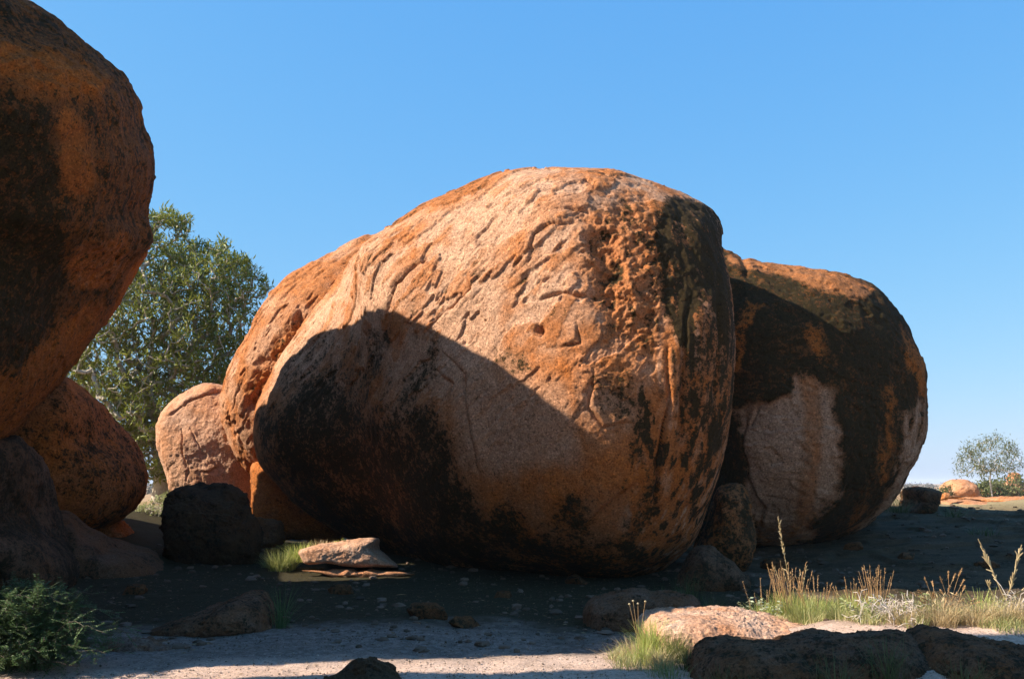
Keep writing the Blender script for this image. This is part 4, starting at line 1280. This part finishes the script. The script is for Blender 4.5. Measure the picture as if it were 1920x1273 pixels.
grass_tuft(1820, 9.55, 0.24, 0.26, 340, M['grass_dry'], 'straw tuft left of the dead forked stalk', rng, 0.005, 0.2, GG)
grass_tuft(1880, 9.55, 0.26, 0.28, 360, M['grass_dry'], 'straw tuft at the foot of the dead forked stalk', rng, 0.005, 0.2, GG)
grass_tuft(1930, 9.55, 0.28, 0.26, 280, M['grass_dry'], 'straw tuft cut by the right edge of the picture', rng, 0.005, 0.2, GG)
# in the shade to the right
for px, dep, hh, nn, lab in ((1688, 24.0, 0.55, 260, 'shaded grass clump under the right boulder near the ledge'), (1715, 25.2, 0.75, 320, 'tall shaded grass clump in front of the flat topped ledge'),
                             (1745, 25.0, 0.6, 240, 'shaded grass at the right corner of the flat topped ledge'), (1795, 22.8, 0.4, 180, 'shaded grass clump below the sunlit slab at right'), (1850, 19.5, 0.3, 120, 'low shaded tuft on the rock slab at the far right')):
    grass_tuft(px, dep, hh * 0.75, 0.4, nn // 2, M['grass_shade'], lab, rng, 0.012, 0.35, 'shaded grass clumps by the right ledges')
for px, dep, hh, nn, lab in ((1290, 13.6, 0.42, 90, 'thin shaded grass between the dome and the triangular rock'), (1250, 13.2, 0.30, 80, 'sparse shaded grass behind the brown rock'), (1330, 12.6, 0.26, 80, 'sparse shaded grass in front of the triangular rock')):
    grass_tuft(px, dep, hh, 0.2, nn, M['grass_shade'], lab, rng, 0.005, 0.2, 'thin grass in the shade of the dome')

# silvery leafy weed
def weed(px, depth, h, n, mat, label, rng, ll=0.05, lw=0.03, name='leafy_weed', dz=0.0, radius=0.1):
    b = place(px, depth, dz)
    root = empty(name, b, label, 'weed')
    lb = []; ld = []
    for k in range(n):
        a = rng.uniform(0, 2 * math.pi); t = b + np.array([math.cos(a) * radius * rng.random(), math.sin(a) * radius * rng.random(), 0])
        d = unit(np.array([math.cos(a) * 0.35, math.sin(a) * 0.35, 1.0])); L = h * rng.uniform(0.6, 1.0)
        q = [t + d * L * u for u in np.linspace(0, 1, 5)]
        V, f = tubes_mesh(q[:-1], q[1:], np.full(4, 0.0028), np.full(4, 0.0022), 4)
        link_mesh('stem', V, f, M['grass_dry'], parent=root, colours=np.full((len(V), 3), 0.4))
        for u in np.linspace(0.3, 1.0, 7):
            for s_ in range(3):
                az = rng.uniform(0, 2 * math.pi)
                lb.append(t + d * L * u); ld.append([math.cos(az), math.sin(az), rng.uniform(-0.3, 0.6)])
    k = len(lb)
    V, f = leaves_mesh(np.array(lb), np.array(ld), rng.normal(size=(k, 3)) * 0.4 + [0, 0, 1], rng.uniform(0.7, 1.2, k) * ll, np.full(k, lw))
    o = link_mesh('leaves', V, f, mat, parent=root, colours=rnd_colour(rng, k, 5), smooth_shade=False); o['kind'] = 'stuff'
    return root
weed(1408, 11.2, 0.30, 5, M['leaf_white'], 'silvery leafed weed just behind the top of the sunlit rock', rng)
weed(1442, 11.1, 0.32, 5, M['leaf_white'], 'second silvery weed at the left edge of the spiky tuft', rng)
weed(1612, 9.8, 0.22, 5, M['leaf_pale'], 'low bright green weed at the foot of the yellow tufts', rng, 0.06, 0.022)
weed(1705, 9.7, 0.28, 6, M['leaf_pale'], 'bright green weed left of the seed head plant', rng, 0.05, 0.018)
weed(645, 16.8, 0.30, 2, M['leaf_green'], 'tiny upright weed growing on the back edge of the pale slab', rng, 0.09, 0.04, dz=0.25)
weed(668, 16.9, 0.18, 2, M['leaf_green'], 'smaller weed beside the upright one on the pale slab', rng, 0.08, 0.03, dz=0.25)
weed(1205, 9.7, 0.18, 4, M['leaf_pale'], 'pale green weed at the foot of the button flowers', rng, 0.04, 0.014)

# dry bleached twigs
def twigs(px, depth, h, spread, n, label, rng):
    b = place(px, depth)
    root = empty('dry_twigs', b, label, 'dead plant')
    p0 = []; p1 = []
    for k in range(n):
        q = b + np.array([rng.normal() * spread * 0.4, rng.normal() * 0.1, 0])
        d = unit(np.array([rng.normal() * 0.6, rng.normal() * 0.5, 1.0]))
        for s_ in range(4):
            e = q + d * h * 0.3 * rng.uniform(0.6, 1.2)
            p0.append(q); p1.append(e); q = e
            d = unit(d + rng.normal(size=3) * 0.5)
            if rng.random() < 0.6:
                p0.append(q); p1.append(q + unit(d + rng.normal(size=3) * 0.8) * h * 0.25)
    V, f = tubes_mesh(p0, p1, np.full(len(p0), 0.0045), np.full(len(p0), 0.0022), 4)
    o = link_mesh('twigs', V, f, M['grey_twig'], parent=root, colours=np.repeat(rng.random(len(p0)), 8)[:, None] * np.ones((1, 3))); o['kind'] = 'stuff'
twigs(1655, 9.8, 0.24, 0.30, 60, 'mass of bleached white twigs between the yellow tufts and the seed heads', rng)
twigs(1690, 9.6, 0.22, 0.2, 30, 'smaller mass of bleached twigs beside the green weed', rng)
twigs(1905, 9.9, 0.30, 0.25, 34, 'pale broken twigs at the foot of the dead forked stalk', rng)

# tall single spike with seed head
def tall_spike():
    r = np.random.default_rng(36)
    b = place(1486, 11.3)
    root = empty('seed_spike', b, 'tallest stalk with a long golden seed spike, leaning left above the sunlit tuft', 'wild plant')
    for (tx, ty), hf in (((1459, 972), 0.62), ((1470, 1070), 0.5), ((1452, 1062), 0.4), ((1500, 1068), 0.4), ((1512, 1062), 0.35)):
        tip = at(tx, ty, 11.3)
        P = [b + (tip - b) * t + np.array([0.03 * math.sin(3 * t) * (1 - t), 0, 0]) for t in np.linspace(0, 1, 9)]
        spike_mesh(P, root, M['grass_dry'], r, 0.004 if hf > 0.6 else 0.003, hf, bud=0.045 if hf > 0.6 else 0.03, dens=70 if hf > 0.6 else 26)
tall_spike()

# seed head plant
def seed_heads():
    r = np.random.default_rng(37)
    b = place(1770, 9.7)
    root = empty('seed_head_plant', b, 'dry plant with feathery reddish seed heads leaning left over the straw', 'wild plant')
    tips = [(1707, 1112), (1725, 1100), (1745, 1092), (1760, 1080), (1775, 1072), (1790, 1078), (1802, 1068), (1808, 1085), (1812, 1098), (1750, 1115), (1765, 1110), (1780, 1100), (1735, 1120), (1795, 1110), (1830, 1120), (1836, 1128), (1720, 1130), (1700, 1142), (1808, 1120), (1740, 1085)]
    for tx, ty in tips:
        tip = at(tx + r.normal() * 3, ty + r.normal() * 3, 9.7 + r.normal() * 0.12)
        bb = b + np.array([r.normal() * 0.06, r.normal() * 0.05, 0])
        P = [bb + (tip - bb) * np.array([t ** 1.5, t, t ** 0.9]) for t in np.linspace(0, 1, 8)]
        spike_mesh(P, root, M['straw_red'], r, 0.0028, 0.16, bud=0.022, dens=46)
    n = 120
    t = r.random(n)
    lb = b + np.stack([r.normal(size=n) * 0.12, r.normal(size=n) * 0.08, r.random(n) * 0.25], 1)
    V, f = leaves_mesh(lb, r.normal(size=(n, 3)) + [0, 0, 1.2], r.normal(size=(n, 3)), np.full(n, 0.05), np.full(n, 0.012))
    link_mesh('dry_leaves', V, f, M['grass_dry'], parent=root, colours=rnd_colour(r, n, 5))['kind'] = 'stuff'
seed_heads()

# dead forked stalk
def dead_stalk():
    r = np.random.default_rng(38)
    D = 10.0
    b = place(1880, D)
    root = empty('dead_stalk', b, 'dead forked stalk with clasping dry pods at the right edge of the frame', 'dead plant')
    J = at(1885, 1125, D); S = at(1878, 1165, D)
    paths = [([b, S, J], 0.010, 0.007, 0), ([J, at(1868, 1085, D), at(1855, 1050, D), at(1838, 1010, D)], 0.006, 0.004, 24), ([J, at(1892, 1095, D), at(1900, 1060, D), at(1909, 1020, D)], 0.006, 0.004, 26),
             ([J, at(1905, 1112, D), at(1925, 1100, D), at(1940, 1050, D)], 0.006, 0.003, 22), ([J, at(1862, 1120, D), at(1850, 1100, D), at(1846, 1092, D)], 0.005, 0.003, 10), ([S, at(1905, 1140, D), at(1930, 1120, D)], 0.005, 0.003, 8)]
    for pts, r0, r1, nb in paths:
        P = np.array(pts, float)
        P[1:, 1] += np.cumsum(r.normal(size=len(P) - 1)) * 0.03
        t = np.linspace(0, len(P) - 1, 12); i = np.minimum(t.astype(int), len(P) - 2); u = (t - i)[:, None]
        Q = P[i] * (1 - u) + P[i + 1] * u
        rr = np.linspace(r0, r1, len(Q))
        V, f = tubes_mesh(Q[:-1], Q[1:], rr[:-1], rr[1:], 6)
        link_mesh('branch', V, f, M['grass_dry'], parent=root, colours=np.full((len(V), 3), 0.35))
        if nb:
            tt = r.uniform(0.25, 1.0, nb) * (len(Q) - 1.01); i = tt.astype(int); u = (tt - i)[:, None]
            base = Q[i] * (1 - u) + Q[i + 1] * u
            d = unit(Q[i + 1] - Q[i]) + r.normal(size=(nb, 3)) * 0.3
            V, f = tubes_mesh(base, base + unit(d) * r.uniform(0.035, 0.075, nb)[:, None], np.full(nb, 0.009), np.full(nb, 0.004), 5)
            o = link_mesh('pods', V, f, M['grass_dry'], parent=root, colours=np.full((len(V), 3), 0.7)); o['kind'] = 'stuff'
dead_stalk()

# four button flowers
def button_flowers():
    r = np.random.default_rng(39)
    D = 9.75
    b = place(1196, D)
    root = empty('button_flowers', b, 'four thin stems with round pale yellow heads in front of the shaded rock', 'flower')
    for tx, ty in ((1180, 1132), (1187, 1126), (1196, 1131), (1210, 1127)):
        tip = at(tx, ty, D)
        P = np.array([b + (tip - b) * np.array([t ** 1.3, t, t]) for t in np.linspace(0, 1, 6)])
        V, f = tubes_mesh(P[:-1], P[1:], np.full(5, 0.0022), np.full(5, 0.0018), 4)
        st = link_mesh('stem', V, f, M['straw_red'], parent=root, colours=np.full((len(V), 3), 0.6))
        v, fq = sphere(3)
        v = v * 0.0115; v[:, 2] *= 0.8
        link_mesh('flower_head', v + tip, fq, M['grass_dry'], parent=root, colours=np.full((len(v), 3), 0.9))
button_flowers()

# far scrub line
def far_scrub():
    r = np.random.default_rng(40)
    n = 2600
    y = 170 + 900 * r.random(n) ** 1.4
    x = (r.random(n) * 2 - 1) * y * 0.95
    z = ground_z(x, y)
    s = r.uniform(0.5, 1.1, n) * (1 + (y - 150) / 450)
    k = 30
    c = np.repeat(np.stack([x, y, z + s * 0.4], 1), k, 0)
    ss = np.repeat(s, k)
    off = r.normal(size=(n * k, 3)) * np.stack([ss * 0.8, ss * 0.6, ss * 0.35], 1)
    base = c + off
    V, f = leaves_mesh(base, r.normal(size=(n * k, 3)), r.normal(size=(n * k, 3)) + [0, 0, 1], ss * 0.6, ss * 0.35)
    o = link_mesh('scrub', V, f, M['scrub'], colours=rnd_colour(r, n * k, 5), smooth_shade=False)
    tag(o, 'low grey green scrub along the horizon', 'scrub', None, 'stuff')
M['scrub'] = leaf_material('far_scrub_leaf', (0.055, 0.06, 0.05), (0.11, 0.105, 0.085), 0.15, 0.8)
far_scrub()

# pebbles and litter on the sand
def pebbles():
    r = np.random.default_rng(41)
    n = 30000
    y = 7.6 + 9.5 * r.random(n) ** 1.5
    x = (r.random(n) * 2 - 1) * (y * 0.62)
    z = ground_z(x, y)
    s = 0.004 + 0.010 * r.random(n) ** 5 + 0.002 * r.random(n)
    oc = np.array([[1, 0, 0], [0, 1, 0], [-1, 0, 0], [0, -1, 0], [0, 0, 0.7], [0, 0, -0.7]], float)
    V = oc[None] * s[:, None, None] * r.uniform(0.6, 1.3, (n, 6, 1))
    a = r.uniform(0, 6.28, n); ca, sa = np.cos(a)[:, None], np.sin(a)[:, None]
    V = np.stack([V[:, :, 0] * ca - V[:, :, 1] * sa, V[:, :, 0] * sa + V[:, :, 1] * ca, V[:, :, 2]], 2)
    V = V + np.stack([x, y, z + s * 0.3], 1)[:, None, :]
    q = np.array([[0, 1, 4], [1, 2, 4], [2, 3, 4], [3, 0, 4], [1, 0, 5], [2, 1, 5], [3, 2, 5], [0, 3, 5]])
    f = (np.arange(n) * 6)[:, None, None] + q[None]
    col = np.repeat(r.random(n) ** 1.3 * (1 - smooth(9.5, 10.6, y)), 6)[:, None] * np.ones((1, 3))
    o = link_mesh('pebbles', V.reshape(-1, 3), f.reshape(-1, 3), M['pebble'], colours=col, smooth_shade=False)
    tag(o, 'loose pebbles and gravel scattered over the sand', 'gravel', None, 'stuff')
M['pebble'] = leaf_material('pebble', (0.085, 0.06, 0.04), (0.50, 0.38, 0.30), 0.0, 0.9)
pebbles()

# short dry grass and litter between the tufts on the right
def dry_cover():
    r = np.random.default_rng(42)
    P = []
    n = 9000
    y = r.uniform(9.05, 11.2, n); x = r.uniform(2.0, 6.6, n)
    keep = (x > 2.4 + (11 - y) * 0.6) & (fbm(np.stack([x, y, 0 * x], 1) * 1.6, 2, 4) > -0.22)
    x = x[keep]; y = y[keep]
    x2 = r.uniform(0.9, 1.9, 500); y2 = r.uniform(8.9, 9.7, 500)
    x = np.concatenate([x, x2]); y = np.concatenate([y, y2])
    base = np.stack([x, y, ground_z(x, y) - 0.01], 1)
    base = np.repeat(base, 3, 0) + r.normal(size=(len(x) * 3, 3)) * [0.02, 0.02, 0]
    V, f, per = blades(base, len(base), 0.15, 0.12, 0.005, r, radius=0.01, K=3)
    o = link_mesh('dry_grass', V, f, M['grass_mix'], colours=rnd_colour(r, len(base), per))
    tag(o, 'short dry grass between the tufts and rocks on the right', 'grass', None, 'stuff')
dry_cover()

# straw, bark and fallen leaves lying on the sand
def fallen_litter():
    r = np.random.default_rng(43)
    n = 5200
    y = 7.8 + 8.0 * r.random(n) ** 1.2
    x = (r.random(n) * 2 - 1) * (y * 0.6)
    keep = fbm(np.stack([x, y, 0 * x], 1) * 1.2, 3, 6) + 0.25 * smooth(9.5, 12, y) > -0.02
    x = x[keep]; y = y[keep]; n = len(x)
    base = np.stack([x, y, ground_z(x, y) + 0.012], 1)
    d = r.normal(size=(n, 3)) * [1, 1, 0.12]
    L = r.uniform(0.02, 0.07, n); L[r.random(n) < 0.06] *= 2.6
    V, f = leaves_mesh(base, d, r.normal(size=(n, 3)) * 0.3 + [0, 0, 1], L, np.where(r.random(n) < 0.5, 0.004, 0.014))
    o = link_mesh('leaf_litter', V, f, M['litter'], colours=rnd_colour(r, n, 5))
    tag(o, 'fallen straw, twigs and dry leaves scattered on the ground', 'leaf litter', None, 'stuff')
M['litter'] = leaf_material('dry_litter', (0.07, 0.045, 0.022), (0.34, 0.23, 0.12), 0.1, 0.8)
fallen_litter()

# shaded grass growing in front of and between the near rocks on the right
rng = np.random.default_rng(44)
for px, dep, hh, nn, lab in ((1345, 7.75, 0.30, 90, 'wispy shaded grass in front of the left end of the long brown rock'), (1420, 7.7, 0.22, 60, 'thin shaded grass in front of the middle of the long brown rock'),
                             (1560, 7.7, 0.34, 80, 'thin shaded grass rising over the right half of the long brown rock'), (1655, 7.8, 0.42, 110, 'tall shaded grass in the gap between the two bottom right rocks'),
                             (1800, 7.6, 0.26, 60, 'sparse shaded grass in front of the corner rock')):
    grass_tuft(px, dep, hh, 0.24, nn, M['grass_shade'], lab, rng, 0.004, 0.16, 'shaded grass before the bottom right rocks')
for px, dep, hh, nn, mat, lab in ((1505, 10.4, 0.34, 200, 'grass_green', 'green tuft in front of the large spiky one'), (1570, 10.2, 0.26, 180, 'grass_green', 'green tuft between the two yellow ones'),
                             (1735, 9.9, 0.30, 160, 'grass_green', 'green tuft just left of the seed head plant'), (1840, 9.8, 0.34, 150, 'grass_yellow', 'yellow tuft with long wispy blades left of the dead stalk'),
                             (1205, 9.25, 0.30, 120, 'grass_yellow', 'wispy pale tuft in front of the button flowers'), (1160, 9.5, 0.10, 90, 'grass_dry', 'flat mat of dry grass left of the button flowers'),
                             (1275, 9.6, 0.22, 120, 'grass_yellow', 'small tuft growing from the face of the sunlit rock')):
    grass_tuft(px, dep, hh, 0.26, nn, M[mat], lab, rng, 0.0045, 0.14, GG, K=6)

# thin air haze that greys the far plain
def haze():
    me = ground.data
    co = np.empty(len(me.vertices) * 3, np.float32); me.vertices.foreach_get('co', co); co = co.reshape(-1, 3)
    lo = co.min(0) + np.array([-20, -20, -1.0]); hi = co.max(0) + np.array([20, 20, 0]); hi[2] = 13.0
    V = np.array([[x, y, z] for x in (lo[0], hi[0]) for y in (lo[1], hi[1]) for z in (lo[2], hi[2])])
    f = np.array([[0, 1, 3, 2], [4, 6, 7, 5], [0, 4, 5, 1], [2, 3, 7, 6], [0, 2, 6, 4], [1, 5, 7, 3]])
    m = bpy.data.materials.new('air'); m.use_nodes = True
    nt = m.node_tree; nt.nodes.clear()
    out = nt.nodes.new('ShaderNodeOutputMaterial'); v = nt.nodes.new('ShaderNodeVolumePrincipled')
    v.inputs['Color'].default_value = (0.86, 0.91, 1.0, 1); v.inputs['Density'].default_value = 0.00028
    nt.links.new(v.outputs[0], out.inputs['Volume'])
    o = link_mesh('haze', V, f, m, smooth_shade=False)
    tag(o, 'thin bluish haze over the far plain', None, None, 'stuff')
haze()

# rubble on the shaded ground and the slab, and stones gathered at the foot of the boulders
def rubble():
    r = np.random.default_rng(45)
    n = 9000
    y = r.uniform(9.8, 26, n); x = r.uniform(-6.5, 14, n)
    w = fbm(np.stack([x, y, 0 * x], 1) * 0.9, 3, 8)
    keep = (w > 0.02) | (r.random(n) < 0.15)
    x, y = x[keep], y[keep]; n = len(x)
    s_ = 0.010 + 0.055 * r.random(n) ** 4
    v, fq = sphere(2)
    V = v[None] * s_[:, None, None] * r.uniform(0.7, 1.25, (n, len(v), 1)) * np.stack([r.uniform(0.8, 1.5, n), r.uniform(0.8, 1.4, n), r.uniform(0.4, 0.8, n)], 1)[:, None, :]
    V = V + np.stack([x, y, ground_z(x, y) + s_ * 0.2], 1)[:, None, :]
    f = (np.arange(n) * len(v))[:, None, None] + fq[None]
    o = link_mesh('rubble', V.reshape(-1, 3), f.reshape(-1, 4), M['rubble'], colours=np.repeat(r.random(n), len(v))[:, None] * np.ones((1, 3)), smooth_shade=False)
    tag(o, 'small broken stones strewn over the shaded ground', 'gravel', None, 'stuff')
M['rubble'] = leaf_material('rubble_stone', (0.05, 0.034, 0.020), (0.17, 0.11, 0.075), 0.0, 0.9)
rubble()

def foot_stones():
    r = np.random.default_rng(46)
    spots = [(800, 1158, 1.5, 'low dark stone on the gravel midway between thin bluish grass and shaded brown rock'), (872, 1174, 1.1, 'small flat stone in front of the low dark one on the gravel'),
             (1080, 1092, 1.2, 'rust coloured stone fragment at the foot of the dome left of the shaded brown rock'), (640, 1112, 1.0, 'small stone on dark soil in front of the thin sunlit ledge'),
             (250, 1112, 1.3, 'brown stone between the sloping ledge and the feathery shrub'), (1452, 1066, 1.3, 'shaded stone on the slab just right of the triangular rock'),
             (1600, 1030, 1.2, 'shaded stone under the belly of the right boulder'), (1700, 1046, 1.1, 'small stone out on the shaded slab right of the right boulder'),
             (1850, 1062, 1.0, 'small stone on the shaded slab beyond the dead forked stalk'), (940, 1120, 1.0, 'stone tucked under the middle of the dome')]
    protos = []
    for k in range(5):
        v, fq = sphere(10)
        d = np.sign(v) * np.abs(v) ** 0.8
        d = d * (1 + 0.45 * fbm(v * 1.3 + k * 7, 3, 500 + k))[:, None]
        for q in range(5):
            nn = unit(r.normal(size=3)); t = d @ nn; lim = 0.62
            d = d - np.maximum(t - lim, 0)[:, None] * nn
        d = d + 0.03 * fbm(v * 7, 3, 520 + k)[:, None] * v
        c = np.zeros((len(v), 3)); c[:, 0] = np.clip(0.4 + 0.6 * fbm(v * 2, 3, 530 + k), 0, 1); c[:, 2] = 0.3
        o = link_mesh('loose_stone', d, fq, M['dull'], origin=(0, 0, 0), colours=c)
        protos.append(o)
    used = set()
    for i, (px, py, big, lab) in enumerate(spots):
        p = gp(px, py)
        k = i % 5
        o = protos[k] if k not in used else protos[k].copy()
        if k in used: COL.objects.link(o)
        used.add(k)
        s_ = 0.13 * big * (0.7 + p[1] / 40)
        o.scale = (s_ * r.uniform(1.0, 1.6), s_ * r.uniform(0.8, 1.3), s_ * r.uniform(0.5, 0.8))
        o.rotation_euler = (0, 0, r.uniform(0, 6.28))
        o.location = (p[0], p[1], p[2] + 0.15 * s_)
        tag(o, lab, 'stone', 'loose stones on the shaded ground')
foot_stones()
